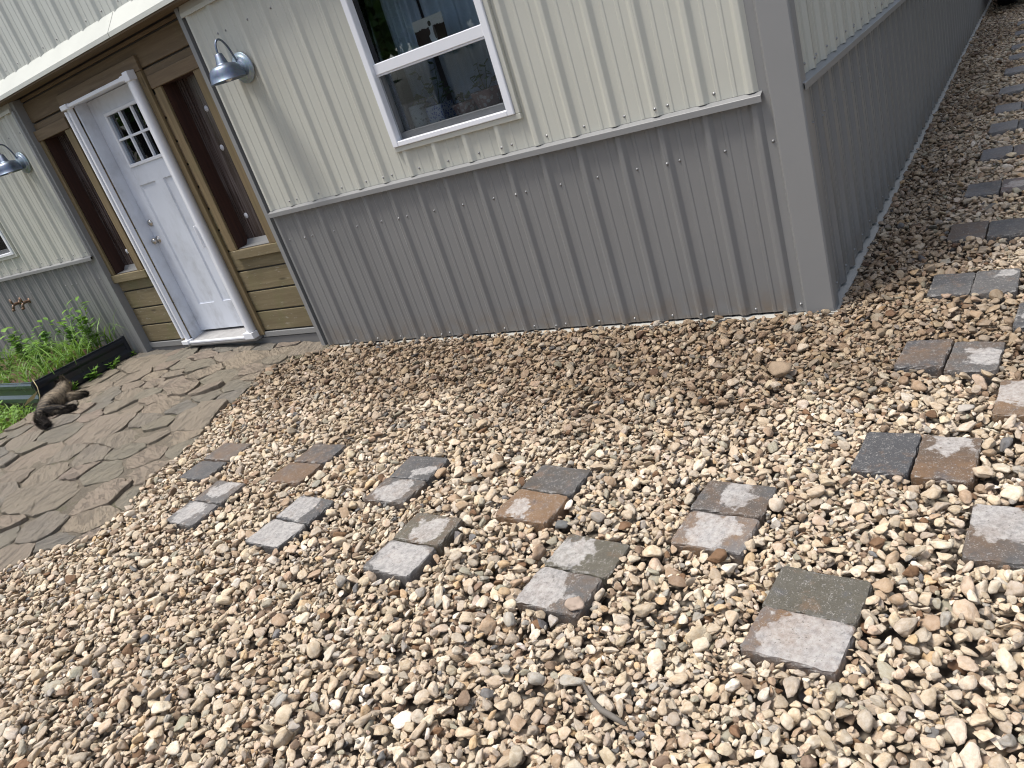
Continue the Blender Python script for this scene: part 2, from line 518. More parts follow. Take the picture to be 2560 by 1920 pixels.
def m_mortar():
    g = G('sandy_mortar'); o = g.obj()
    n1 = g.noise(o, 6, 7, 0.7); n2 = g.noise(o, 95, 5, 0.8)
    c = g.mix(g.ramp(n1, [(0.35, 0), (0.65, 1)]), (0.215, 0.178, 0.128), (0.14, 0.118, 0.088))
    c = g.mix(g.math('MULTIPLY', g.ramp(n2, [(0.45, 0), (0.7, 1)]), 0.5), c, (0.36, 0.31, 0.24))
    c = g.mix(g.math('MULTIPLY', g.ramp(n2, [(0.28, 1), (0.42, 0)]), 0.6), c, (0.07, 0.058, 0.045))
    c = g.mix(g.math('MULTIPLY', g.ramp(g.noise(o, 3.1, 5, 0.7), [(0.55, 0), (0.66, 1)]), 0.55), c, (0.095, 0.11, 0.04))
    return g.bsdf(Base__Color=c, Roughness=0.95, Normal=g.bump(g.math('ADD', n1, n2), 1.0, 0.02))


MORTAR = m_mortar()

# ------------------------------------------------------------------ ground and patio
mb = MB(); mb.add([(-60, -60, -0.03), (60, -60, -0.03), (60, 60, -0.03), (-60, 60, -0.03)], [(0, 1, 2, 3)])
struct(mb.build('ground', GROUNDM, fixn=False), 'gravel-strewn ground around the house')

PATIO = [(-6.46, 0.06), (-6.46, -0.99), (-6.33, -1.23), (-6.22, -1.48), (-6.1, -2.1), (-5.7, -2.75), (-4.9, -3.0), (-4.1, -2.85), (-3.56, -2.60),
         (-3.42, -2.40), (-3.16, -2.28), (-3.25, -2.02), (-3.43, -1.77), (-3.45, -1.60), (-3.53, -1.34), (-3.74, -0.98),
         (-3.76, -0.80), (-3.95, -0.40), (-3.86, -0.20), (-3.62, -0.10), (-3.64, 0.06)]


def patio_z(x, y):
    s = min(1, max(0, (-3.7 - x) / 1.5))
    return 0.050 + 0.045 * s - 0.008 * max(0, -y)


def clip_half(poly, a, b, c):
    out = []
    for i in range(len(poly)):
        p, q = poly[i], poly[(i + 1) % len(poly)]
        dp, dq = a * p[0] + b * p[1] - c, a * q[0] + b * q[1] - c
        if dp <= 0: out.append(p)
        if (dp < 0) != (dq < 0) and abs(dp - dq) > 1e-12:
            t = dp / (dp - dq); out.append((p[0] + (q[0] - p[0]) * t, p[1] + (q[1] - p[1]) * t))
    return out


# mortar bed
mb = MB(); n = len(PATIO)
bed = [(x, y, patio_z(x, y) - 0.014) for x, y in PATIO]
cx0, cy0 = -4.9, -1.2
bedm = [(cx0 + (x - cx0) * .5, cy0 + (y - cy0) * .5) for x, y in PATIO]
vv = bed + [(x, y, patio_z(x, y) - 0.010) for x, y in bedm] + [(cx0, cy0, patio_z(cx0, cy0) - 0.010)] + [(x + 0.0, y, -0.06) for x, y in PATIO]
ff = [(i, (i + 1) % n, n + (i + 1) % n, n + i) for i in range(n)] + [(n + i, n + (i + 1) % n, 2 * n) for i in range(n)] + \
     [(i, 2 * n + 1 + i, 2 * n + 1 + (i + 1) % n, (i + 1) % n) for i in range(n)]
mb.add(vv, ff)
patio = struct(mb.build('patio', MORTAR), 'flagstone patio in front of the white door')

# irregular flagstones: cells of relaxed seeds, stretched along the house
seeds = []
tries = 0
while len(seeds) < 150 and tries < 60000:
    tries += 1
    x = RNG.uniform(-6.5, -3.1); y = RNG.uniform(-3.0, 0.1)
    if not in_poly([x], [y], PATIO)[0]: continue
    d = RNG.choice([0.16, 0.23, 0.32, 0.44], p=[.22, .33, .28, .17])
    if all(((x - a) / 1.25) ** 2 + ((y - b) * 1.12) ** 2 > (0.5 * (d + e)) ** 2 for a, b, e in seeds):
        seeds.append((x, y, d))
SX, SY = 1 / 1.25, 1.12


def flag_cell(i):
    poly = [(x * SX, y * SY) for x, y in PATIO]
    p = (seeds[i][0] * SX, seeds[i][1] * SY)
    for j, q0 in enumerate(seeds):
        if j == i: continue
        q = (q0[0] * SX, q0[1] * SY)
        dx, dy = q[0] - p[0], q[1] - p[1]
        if dx * dx + dy * dy > 1.2: continue
        t_ = 0.5 + 0.35 * (seeds[i][2] - q0[2]) / (seeds[i][2] + q0[2])
        c = dx * (p[0] + dx * t_) + dy * (p[1] + dy * t_)
        poly = clip_half(poly, dx, dy, c)
        if len(poly) < 3: return []
    return [(x / SX, y / SY) for x, y in poly]


for i in range(len(seeds)):
    poly = flag_cell(i)
    if len(poly) < 3: continue
    area = abs(sum(poly[k][0] * poly[(k + 1) % len(poly)][1] - poly[(k + 1) % len(poly)][0] * poly[k][1] for k in range(len(poly)))) / 2
    if area < 0.008: continue
    c = np.mean(poly, axis=0)
    # resample the outline, round it a little and break its edge
    pts = []
    for k in range(len(poly)):
        p, q = np.array(poly[k]), np.array(poly[(k + 1) % len(poly)])
        m = max(1, int(np.linalg.norm(q - p) / 0.055))
        for t in range(m): pts.append(p + (q - p) * t / m)
    pts = np.array(pts)
    if len(pts) < 5: continue
    pts = 0.12 * np.roll(pts, 1, 0) + 0.76 * pts + 0.12 * np.roll(pts, -1, 0)
    pts = pts + RNG.normal(0, 0.008, pts.shape)
    dv = c - pts; L = np.linalg.norm(dv, axis=1, keepdims=True)
    ring0 = pts + dv / L * RNG.uniform(0.001, 0.009, L.shape)
    ring1 = ring0 + dv / L * RNG.uniform(0.002, 0.008, L.shape)
    ring2 = c + (ring1 - c) * 0.55
    dz = RNG.normal(-0.001, 0.005); tx, ty = RNG.normal(0, 0.045, 2)
    hz = lambda p, o=0.0: patio_z(p[0], p[1]) + dz + tx * (p[0] - c[0]) + ty * (p[1] - c[1]) + o
    m = len(pts)
    v = [(p[0], p[1], hz(p) - 0.05) for p in ring0] + [(p[0], p[1], hz(p, RNG.normal(-0.003, 0.002))) for p in ring0] + \
        [(p[0], p[1], hz(p, RNG.normal(0, 0.002))) for p in ring1] + [(p[0], p[1], hz(p, RNG.normal(0.001, 0.002))) for p in ring2] + [(c[0], c[1], hz(c, 0.002))]
    f = []
    for r in range(3):
        f += [(r * m + k, r * m + (k + 1) % m, (r + 1) * m + (k + 1) % m, (r + 1) * m + k) for k in range(m)]
    f += [(3 * m + k, 3 * m + (k + 1) % m, 4 * m) for k in range(m)]
    v = [(a - c[0], b - c[1], z) for a, b, z in v]
    mb = MB().add(v, f); o = mb.build('flagstone', FLAGM, patio, (c[0], c[1], 0))
    o.matrix_parent_inverse = Matrix.Identity(4)

# ------------------------------------------------------------------ the house
house = empty('metal_house', (0, 0, 0))
tag(house, 'ribbed metal house with pale beige walls above a grey wainscot and a white door', 'house')

PITCHR = 0.2286
RIB = [(-0.034, 0.0), (-0.030, -0.0015), (-0.0125, -0.0175), (-0.009, -0.019), (0.009, -0.019), (0.0125, -0.0175), (0.030, -0.0015), (0.034, 0.0)]
MIN = [(-0.012, 0.0), (-0.007, -0.0032), (0.007, -0.0032), (0.012, 0.0)]


def rib_profile(u0, u1, org):
    """points (u, out) of the ribbed sheet between u0 and u1; org = position of one main rib"""
    k0 = math.floor((u0 - org) / PITCHR) - 1; k1 = math.ceil((u1 - org) / PITCHR) + 1
    pts = []
    for k in range(k0, k1 + 1):
        b = org + k * PITCHR
        pts += [(b + u, h) for u, h in RIB]
        for mth in (0.0762, 0.1524):
            pts += [(b + mth + u, h) for u, h in MIN]
    us = np.array([p[0] for p in pts]); hs = np.array([p[1] for p in pts])
    sel = [(u0, float(np.interp(u0, us, hs)))] + [p for p in pts if u0 < p[0] < u1] + [(u1, float(np.interp(u1, us, hs)))]
    return sel


def sheet(mbx, u0, u1, z0, z1, org, wall, off=0.0):
    pr = rib_profile(u0, u1, org); v = []; nn = len(pr)
    for z in (z0, z1):
        for u, h in pr:
            v.append((u, h + off, z) if wall == 'A' else (-h - off, u, z))
    mbx.add(v, [(i, i + 1, nn + i + 1, nn + i) for i in range(nn - 1)])


def wall_sheets(parent, name_mat, wall, org, lap_k0, u_lo, u_hi, z0, z1, holes=()):
    """cut a wall of ribbed metal into its 0.91 m sheets (lap on every fourth rib)"""
    edges = [u_lo]
    k = lap_k0
    lap = org + lap_k0 * PITCHR
    while lap - 4 * PITCHR > u_lo + 0.02: lap -= 4 * PITCHR
    while lap < u_hi - 0.02:
        if lap > u_lo + 0.02: edges.append(lap)
        lap += 4 * PITCHR
    edges.append(u_hi)
    for i, (a, b) in enumerate(zip(edges[:-1], edges[1:])):
        m = MB()
        rects = [(a, b, z0, z1)]
        for (ha, hb, hz0, hz1) in holes:
            new = []
            for (p, q, r, t) in rects:
                if hb <= p or ha >= q or hz1 <= r or hz0 >= t: new.append((p, q, r, t)); continue
                if ha > p: new.append((p, ha, r, t))
                if hb < q: new.append((hb, q, r, t))
                if hz0 > r: new.append((max(p, ha), min(q, hb), r, hz0))
                if hz1 < t: new.append((max(p, ha), min(q, hb), hz1, t))
            rects = new
        off = 0.0 if i % 2 == 0 else -0.0006
        if len(rects) == 2 and abs(rects[0][0] - rects[1][0]) < 1e-6:      # a window cuts the sheet in two
            for rc in rects:
                m2 = MB(); sheet(m2, *rc, org, wall, off=off); m2.build('metal_sheet', name_mat, parent, fixn=False)
            continue
        for (p, q, r, t) in rects:
            sheet(m, p, q, r, t, org, wall, off=off)
        m.build('metal_sheet', name_mat, parent, fixn=False)


# shared screw
_m = MB(); _m.lathe([(0.0, 0.006), (0.0035, 0.0058), (0.0045, 0.0035), (0.0045, 0.0015), (0.0075, 0.0012), (0.0075, 0.0)], n=8, axis='y')
SCREW = _m.mesh('screw', SCREWM)


def screw(parent, x, y, z, wall='A'):
    place('screw', SCREW, (x, y, z), (0, 0, 0 if wall == 'A' else rad(90)), parent=parent)


ORG_A = -0.186
WIN = (-2.300, -1.392, 1.268, 2.19)        # rough opening behind the trim, front window
Z_W0, Z_W1 = 1.060, 1.100                   # wainscot trim band
TOP = 2.42

# --- front wall, right of the entry
fw = MB()
fw.box(-3.66, WIN[0], 0.03, 0.14, 0.0, 2.60); fw.box(WIN[1], -0.02, 0.03, 0.14, 0.0, 2.60)
fw.box(WIN[0], WIN[1], 0.03, 0.14, 0.0, WIN[2]); fw.box(WIN[0], WIN[1], 0.03, 0.14, WIN[3], 2.60)
front = fw.build('front_wall', BACKING, house)
wall_sheets(front, GREY, 'A', ORG_A, -2, -3.625, -0.135, 0.038, Z_W0 + 0.005)
wall_sheets(front, BEIGE, 'A', ORG_A, -2, -3.625, -0.135, Z_W1 + 0.003, TOP, [WIN])
for k in range(15):
    xr = ORG_A - k * PITCHR
    for z in (0.060, 0.873, 1.138, 2.238):
        if xr + 0.058 < -0.15 and not (WIN[0] - .05 < xr + .058 < WIN[1] + .05 and WIN[2] - .03 < z < WIN[3]):
            screw(front, xr + 0.058, -0.0005, z)
        if k % 4 == 2:
            screw(front, xr, -0.0195, z)
screw(front, -3.575, 0.0, 0.875)

# --- front wall, left of the entry
ORG_L = -6.430
fw = MB()
WINL = (-8.75, -7.655, 1.262, 2.19)
fw.box(-10.2, WINL[0], 0.03, 0.14, 0.0, 2.60); fw.box(WINL[1], -6.27, 0.03, 0.14, 0.0, 2.60)
fw.box(WINL[0], WINL[1], 0.03, 0.14, 0.0, WINL[2]); fw.box(WINL[0], WINL[1], 0.03, 0.14, WINL[3], 2.60)
frontl = fw.build('front_wall', BACKING, house)
wall_sheets(frontl, GREY, 'A', ORG_L, -2, -10.2, -6.30, 0.035, Z_W0 + 0.005)
wall_sheets(frontl, BEIGE, 'A', ORG_L, -2, -10.2, -6.30, Z_W1 + 0.003, TOP, [WINL])
for k in range(12):
    xr = ORG_L - k * PITCHR
    for z in (0.873, 1.138, 2.238):
        if not (WINL[0] - .05 < xr + .058 < WINL[1] + .05 and WINL[2] - .03 < z < WINL[3]):
            screw(frontl, xr + 0.058, -0.0005, z)
        if k % 4 == 2: screw(frontl, xr, -0.0195, z)

# --- side wall running away to the right
ORG_B = 0.300
LB = 12.6
sw = MB(); sw.box(-0.14, -0.03, 0.14, LB, 0.0, 3.6)
side = sw.build('side_wall', BACKING, house)
wall_sheets(side, GREY, 'B', ORG_B, 0, 0.075, LB, 0.046, Z_W0 + 0.005)
wall_sheets(side, BEIGE, 'B', ORG_B, 0, 0.03, LB, Z_W1 + 0.003, 3.6)
for k in range(-1, 26):
    yr = ORG_B + k * PITCHR
    for z in (0.092, 0.884, 1.145):
        screw(side, 0.0005, yr + 0.112, z, 'B')
    if k % 4 == 0:
        for z in (0.884, 1.145): screw(side, 0.0195, yr, z, 'B')

# --- upper storey above the drip flashing
uw = MB(); uw.box(-10.2, -0.02, 0.03, 0.14, 2.605, 3.6)
upper = uw.build('upper_wall', BACKING, house)
wall_sheets(upper, PALEFLASH, 'A', ORG_A, -2, -10.2, -0.13, 2.628, 3.6)  # same wall in a paler tone, brighter sky light put into the colour
for k in range(12, 30):
    screw(upper, ORG_A - k * PITCHR + 0.058, -0.0005, 2.684)
MB().box(-10.4, 0.06, -0.06, 13.0, 3.602, 3.70).build('roof', GREYTRIM, house)
MB().box(-10.2, -0.15, 0.145, LB, 0.09, 0.14).build('floor_slab', GREYMOULD, house)
MB().box(-10.2, -0.15, 4.0, 4.1, 0.14, 3.6).build('back_wall', ROOMPAINT, house)
MB().box(-10.3, -10.205, 0.02, 4.1, 0.0, 3.6).build('end_wall', BACKING, house)
MB().box(-10.2, -0.145, 0.145, 3.99, 2.60, 2.66).build('room_ceiling', ROOMPAINT, house)

# --- drip flashing in two lengths with an open joint
MB().prism([(-0.004, 2.636), (-0.112, 2.517), (-0.117, 2.495), (-0.004, 2.62)], -4.45, -4.20, 'x').build('joint_strip', BACKING, house)
for a, b in ((-10.2, -4.334), (-4.327, -0.135)):
    fl = MB()
    fl.prism([(-0.001, 2.646), (-0.012, 2.641), (-0.118, 2.524), (-0.1235, 2.519), (-0.1245, 2.489), (-0.1205, 2.4885), (-0.115, 2.515), (-0.001, 2.632)], a, b, 'x')
    fl.build('drip_flashing', PALEFLASH, house)
MB().box(-10.2, -0.135, -0.116, 0.03, 2.476, 2.488).build('soffit_board', WOODXD, house)
# top closure strip of the lower sheets, right and left of the entry
for a, b in ((-3.655, -0.135), (-10.2, -6.30)):
    MB().prism([(0.0, 2.405), (-0.026, 2.405), (-0.026, 2.43), (-0.010, 2.475), (0.0, 2.475)], a, b, 'x').build('top_closure_strip', BEIGE, house)

# --- wainscot trim
def wtrim(a, b, wall):
    pr = [(0.0, Z_W1 + 0.002), (-0.006, Z_W1 + 0.001), (-0.038, Z_W1 - 0.010), (-0.0395, Z_W1 - 0.012), (-0.0395, Z_W0), (-0.036, Z_W0), (-0.0355, Z_W1 - 0.014), (0.0, Z_W1 - 0.003)]
    m = MB()
    if wall == 'A': m.prism(pr, a, b, 'x')
    else: m.prism([(-p, q) for p, q in pr], a, b, 'y')
    m.build('wainscot_trim', GREYTRIM, house)


wtrim(-3.635, -0.142, 'A'); wtrim(-10.2, -6.262, 'A'); wtrim(0.0, LB, 'B')

# --- corner post
cp = MB()
cp.prism([(-0.165, -0.0025), (-0.118, -0.0025), (-0.105, -0.027), (-0.100, -0.030), (0.022, -0.030), (0.0265, -0.0265), (0.030, -0.022),
          (0.030, 0.055), (0.027, 0.062), (0.004, 0.072), (0.004, 0.10), (0.001, 0.10), (0.001, 0.0), (-0.165, 0.0005)], 0.03, 3.6, 'z')
corner = cp.build('corner_post', GREYTRIM, house)
for z in (0.07, 0.875): screw(corner, -0.132, -0.003, z)

# --- base angle the sheets stand on
for pr, a, b, ax in (([(0.012, 0.026), (-0.034, 0.024), (-0.036, 0.022), (-0.036, -0.02), (-0.033, -0.02), (-0.031, 0.019), (0.012, 0.021)], -3.66, 0.03, 'x'),
                     ([(0.012, 0.026), (-0.034, 0.024), (-0.036, 0.022), (-0.036, -0.02), (-0.033, -0.02), (-0.031, 0.019), (0.012, 0.021)], -10.2, -6.26, 'x'),
                     ([(-0.012, 0.033), (0.040, 0.030), (0.043, 0.032), (0.043, -0.03), (0.040, -0.03), (0.038, 0.024), (-0.012, 0.026)], -0.034, LB, 'y')):
    MB().prism(pr, a, b, ax).build('base_angle', SLATE, house)
MB().box(-10.2, -0.03, 0.0, 0.14, -0.1, 0.012).build('footing', GREYMOULD, house)
MB().box(-0.14, 0.0, 0.145, LB, -0.1, 0.012).build('footing', GREYMOULD, house)

# --- the edges of the recessed entry
MB().prism([(-3.712, -0.012), (-3.672, -0.012), (-3.670, 0.02), (-3.640, 0.02), (-3.640, 0.024), (-3.673, 0.024), (-3.676, 0.0), (-3.708, 0.0), (-3.708, 0.10), (-3.712, 0.10)], 0.03, 2.474, 'z').build('entry_corner_trim', GREYTRIM, house)
MB().prism([(-6.300, -0.004), (-6.238, -0.004), (-6.236, 0.0), (-6.236, 0.12), (-6.240, 0.12), (-6.241, 0.0), (-6.300, 0.0)], 0.03, 2.474, 'z').build('entry_corner_trim', GREYTRIM, house)
MB().prism([(-6.302, -0.021), (-6.266, -0.021), (-6.262, -0.0045), (-6.302, -0.0045)], Z_W1 + 0.004, 2.404, 'z').build('edge_bead', GREYTRIM, house)

# --- entry wall: planks, casings, sidelights
ENY = 0.066
ew = MB()
DX0, DX1, DZ0, DZ1 = -5.47, -4.515, 0.155, 2.27
for a, b, c, d in ((-6.24, -6.19, .05, 2.6), (-5.76, DX0 - .02, .05, 2.6), (DX1 + .02, -4.29, .05, 2.6), (-3.86, -3.66, .05, 2.6), (-6.19, -5.76, .05, .85), (-6.19, -5.76, 2.12, 2.6),
                   (-4.29, -3.86, .05, .85), (-4.29, -3.86, 2.12, 2.6), (DX0 - .02, DX1 + .02, DZ1, 2.6)):
    ew.box(a, b, 0.092, 0.14, c, d)
entry = ew.build('entry_wall', BACKING, house)
PH = 0.1745


def plank(x0, x1, z0, z1, mat_=WOODX, y=ENY):
    m = MB(); m.box(x0, x1, y, 0.091, z0, z1, 0.004)
    m.build('plank', mat_, entry)


GAP = 0.013
z = 0.178
for r in range(14):
    z0, z1 = z + r * PH, z + (r + 1) * PH - GAP
    if z1 > 2.475: z1 = 2.474
    mt = WOODX if r < 6 else WOODXD
    if z1 < 0.88:
        plank(-4.50, -3.714, z0, z1, mt); plank(-6.234, -5.49, z0, z1, mt)
    elif z0 < 2.05:
        plank(-4.50, -4.292, z0, z1, mt); plank(-5.765, -5.49, z0, z1, mt)
        plank(-3.862, -3.714, z0, z1, mt); plank(-6.234, -6.192, z0, z1, mt)
    elif z0 < 2.27:
        plank(-4.50, -3.714, max(z0, 2.122), z1, WOODXD); plank(-6.234, -5.49, max(z0, 2.122), z1, WOODXD)
    else:
        plank(-6.234, -3.714, z0, z1, WOODXD)


def board(x0, x1, y0, z0, z1, mat_, name='trim_board', y1=None):
    m = MB(); m.box(x0, x1, y0, ENY - 0.001 if y1 is None else y1, z0, z1, 0.003)
    return m.build(name, mat_, entry)


board(-5.64, -4.415, 0.040, 2.262, 2.365, WOODXD)                  # head over the door
board(-4.487, -4.418, 0.040, 0.150, 2.260, WOODZ)                  # door casings
board(-5.625, -5.553, 0.040, 0.150, 2.260, WOODZ)
MB().box(-4.45, -3.714, 0.050, 0.0655, 0.125, 0.170, 0.003).build('drip_strip', GREYTRIM, entry)
MB().box(-6.234, -5.56, 0.050, 0.0655, 0.118, 0.170, 0.003).build('drip_strip', GREYTRIM, entry)
MB().box(-6.24, -3.70, 0.060, 0.14, -0.05, 0.117).build('door_footing', GREYMOULD, entry)

STICK = m_plain('white_sticker', (0.55, 0.56, 0.60), 0.5, 0.1)


def sidelight(x0, x1, dots):
    """recessed narrow window: deep jambs, dusty pane, wooden surround"""
    zs, zt, yb = 0.868, 2.118, 0.178
    j = MB()
    j.box(x0 - 0.018, x0, 0.068, yb + .02, zs, zt); j.box(x1, x1 + 0.018, 0.068, yb + .02, zs, zt)
    j.box(x0 - .018, x1 + .018, 0.068, yb + .02, zt, zt + 0.018); j.box(x0 - .018, x1 + .018, 0.068, yb + .02, zs - 0.018, zs)
    s = j.build('sidelight', REDWOOD, house)
    MB().box(x0, x1, yb, yb + 0.005, zs, zt).build('pane', FILM, s)
    MB().prism([(0.069, zs + 0.002), (0.069, zs + 0.006), (yb - 0.03, zs + 0.010), (yb - 0.002, zs + 0.045), (yb - 0.002, zs + 0.002)], x0 + 0.001, x1 - 0.001, 'x').build('ledge_flashing', GREYTRIM, s)
    MB().box(x0 - 0.095, x0 - 0.004, 0.044, ENY - 0.001, zs + 0.001, zt, 0.003).build('side_board', WOODZ, s)
    MB().box(x1 + 0.004, x1 + 0.105, 0.044, ENY - 0.001, zs + 0.001, zt, 0.003).build('side_board', WOODZ, s)
    MB().box(x0 - 0.10, x1 + 0.11, 0.036, ENY - 0.001, zt + 0.001, zt + 0.088, 0.003).build('head_board', WOODXD, s)
    MB().box(x0 - 0.06, x1 + 0.13, 0.030, ENY - 0.001, zs - 0.070, zs, 0.003).build('sill_board', WOODX, s)
    for dx, dz in dots:
        m = MB(); m.lathe([(0.0, 0.0012), (0.022, 0.0012), (0.022, 0.0)], (dx, yb - 0.0012, dz), 20, 'y'); m.build('sticker', STICK, s)
    return s


sr = sidelight(-4.275, -3.872, [(-4.072, 1.88), (-4.092, 1.60), (-4.165, 1.088)])
sr['label'] = 'dusty sidelight right of the white door with three round white stickers'
sl2 = sidelight(-6.178, -5.772, [(-6.02, 1.034)])
sl2['label'] = 'dusty sidelight left of the white door with one round sticker'

# --- door frame, slab and hardware
jm = MB()
jm.box(DX0, DX0 + 0.022, 0.045, 0.20, DZ0, DZ1, 0.002); jm.box(DX1 - 0.022, DX1, 0.045, 0.20, DZ0, DZ1, 0.002)
jm.box(DX0 + 0.0225, DX1 - 0.0225, 0.045, 0.20, DZ1 - 0.02, DZ1, 0.002)
jm.build('door_jamb', DOORWHITE, house)
MB().prism([(-0.012, 0.135), (-0.012, 0.150), (0.05, 0.170), (0.16, 0.186), (0.20, 0.186), (0.20, 0.12), (0.0, 0.12)], DX0 - 0.02, DX1 + 0.02, 'x').build('threshold', m_plain('aluminium_threshold', (0.34, 0.33, 0.32), 0.5, 0.4, 20), house)
XL, XR, YD = DX0 + 0.025, DX1 - 0.025, 0.150
ZB, ZT = 0.207, 2.246
gx0, gx1, gz0, gz1 = -5.262, -4.722, 1.705, 2.095
ds = MB()
pA, pB, pC, pD = -5.288, -5.050, -4.928, -4.690
pz0, pz1 = 0.452, 1.530
ds.box(XL, pA, YD, YD + .042, ZB, ZT, 0.0015); ds.box(pD, XR, YD, YD + .042, ZB, ZT, 0.0015)
ds.box(pA, pD, YD + .0003, YD + .0417, ZB, pz0); ds.box(pA, pD, YD + .0003, YD + .0417, pz1, gz0); ds.box(pA, pD, YD + .0003, YD + .0417, gz1, ZT - .001)
ds.box(pB, pC, YD + .0003, YD + .0417, pz0, pz1); ds.box(pA, gx0, YD + .0003, YD + .0417, gz0, gz1); ds.box(gx1, pD, YD + .0003, YD + .0417, gz0, gz1)
for a, b in ((pA, pB), (pC, pD)):
    ds.box(a, b, YD + 0.012, YD + .030, pz0, pz1)
    for (s0, s1, t0, t1) in ((a, a + .010, pz0, pz1), (b - .010, b, pz0, pz1)):
        ds.prism([(s0, YD + .002), (s1, YD + .012), (s0, YD + .012)] if s0 == a else [(s1, YD + .002), (s1, YD + .012), (s0, YD + .012)], pz0, pz1, 'z')
door = ds.build('door', DOORWHITE, house)
door['label'] = 'white craftsman door with six small panes and two tall sunk panels'
fr = MB()
for a, b, c, d in ((gx0 - .024, gx1 + .024, gz0 - .026, gz0), (gx0 - .024, gx1 + .024, gz1, gz1 + .026), (gx0 - .024, gx0, gz0 + .0005, gz1 - .0005), (gx1, gx1 + .024, gz0 + .0005, gz1 - .0005)):
    fr.box(a, b, YD - .009, YD - .0003, c, d, 0.003)
for t in (1 / 3, 2 / 3):
    xm = gx0 + (gx1 - gx0) * t
    fr.box(xm - .0095, xm + .0095, YD - .004, YD + .018, gz0 + .001, gz1 - .001, 0.002)
zm = (gz0 + gz1) / 2
fr.box(gx0 + .001, gx1 - .001, YD - .0035, YD + .0175, zm - .0095, zm + .0095, 0.002)
fr.build('glazing_bars', WHITE, door)
for i in range(3):
    for j in range(2):
        xa = gx0 + (gx1 - gx0) * i / 3; xb = gx0 + (gx1 - gx0) * (i + 1) / 3
        za = gz0 if j == 0 else zm; zb = zm if j == 0 else gz1
        MB().box(xa + .001, xb - .001, YD + .019, YD + .023, za + .001, zb - .001).build('pane', GLASS, door)
m = MB(); m.lathe([(0.0, 0.060), (0.018, 0.058), (0.0275, 0.048), (0.028, 0.038), (0.020, 0.026), (0.012, 0.020), (0.012, 0.008), (0.030, 0.006), (0.033, 0.0)], (-5.405, YD, 1.072), 20, 'y'); m.build('door_knob', NICKEL, door)
m = MB(); m.lathe([(0.0, 0.022), (0.014, 0.021), (0.026, 0.014), (0.030, 0.004), (0.030, 0.0)], (-5.395, YD, 1.222), 20, 'y'); m.build('deadbolt', NICKEL, door)

# --- retractable screen frame over the door
SX0, SX1, SZ0, SZ1 = -5.540, -4.478, 0.150, 2.275
sf = MB()
sf.box(SX0 + .004, SX0 + .032, -0.016, 0.036, SZ0 + .055, SZ1 - .05, 0.007, seg=3)
sf.box(SX0 + .040, SX0 + .068, -0.004, 0.036, SZ0 + .03, SZ1 - .03, 0.003)
screenf = sf.build('screen_door_frame', WHITE, house)
screenf['label'] = 'white retractable screen frame fixed round the door'
m = MB()
hp = [(SX1 - .008, 0.039), (SX1 - .062, 0.039), (SX1 - .062, 0.012)] + [(SX1 - .035 + .027 * math.cos(a), 0.004 - .026 * math.sin(a)) for a in np.linspace(math.pi, 0, 12)]
v = [(a, b, zz) for zz in (SZ0 + .055, SZ1 - .052) for a, b in hp]; nn = len(hp)
m.add(v, [(i, (i + 1) % nn, nn + (i + 1) % nn, nn + i) for i in range(nn)], 0, True)
m.build('screen_housing', WHITE, screenf)
MB().box(SX1 - .098, SX1 - .066, 0.000, 0.038, SZ0 + .03, SZ1 - .045, 0.003).build('pull_bar', WHITE, screenf)
MB().box(SX1 - .110, SX1 - .0985, -0.018, 0.004, 0.95, 1.13, 0.003).build('pull_handle', WHITE, screenf)
MB().box(SX0 + .034, SX1 - .064, -0.012, 0.030, SZ1 - .034, SZ1 - .006, 0.004).build('top_track', WHITE, screenf)
MB().box(SX0 + .034, SX1 - .064, -0.014, 0.012, SZ0 + .001, SZ0 + .018, 0.003).build('bottom_track', WHITE, screenf)
for a, b, c, d in ((SX0, SX0 + .10, SZ0 - .004, SZ0 + .034), (SX1 - .12, SX1, SZ0 - .004, SZ0 + .052), (SX0, SX0 + .10, SZ1 - .040, SZ1), (SX1 - .12, SX1 - .06, SZ1 - .042, SZ1 - .003), (SX1 - .068, SX1 - .001, SZ1 - .056, SZ1 + .012)):
    MB().box(a, b, -0.028, 0.039, c, d, 0.007, seg=3).build('corner_block', WHITE, screenf)


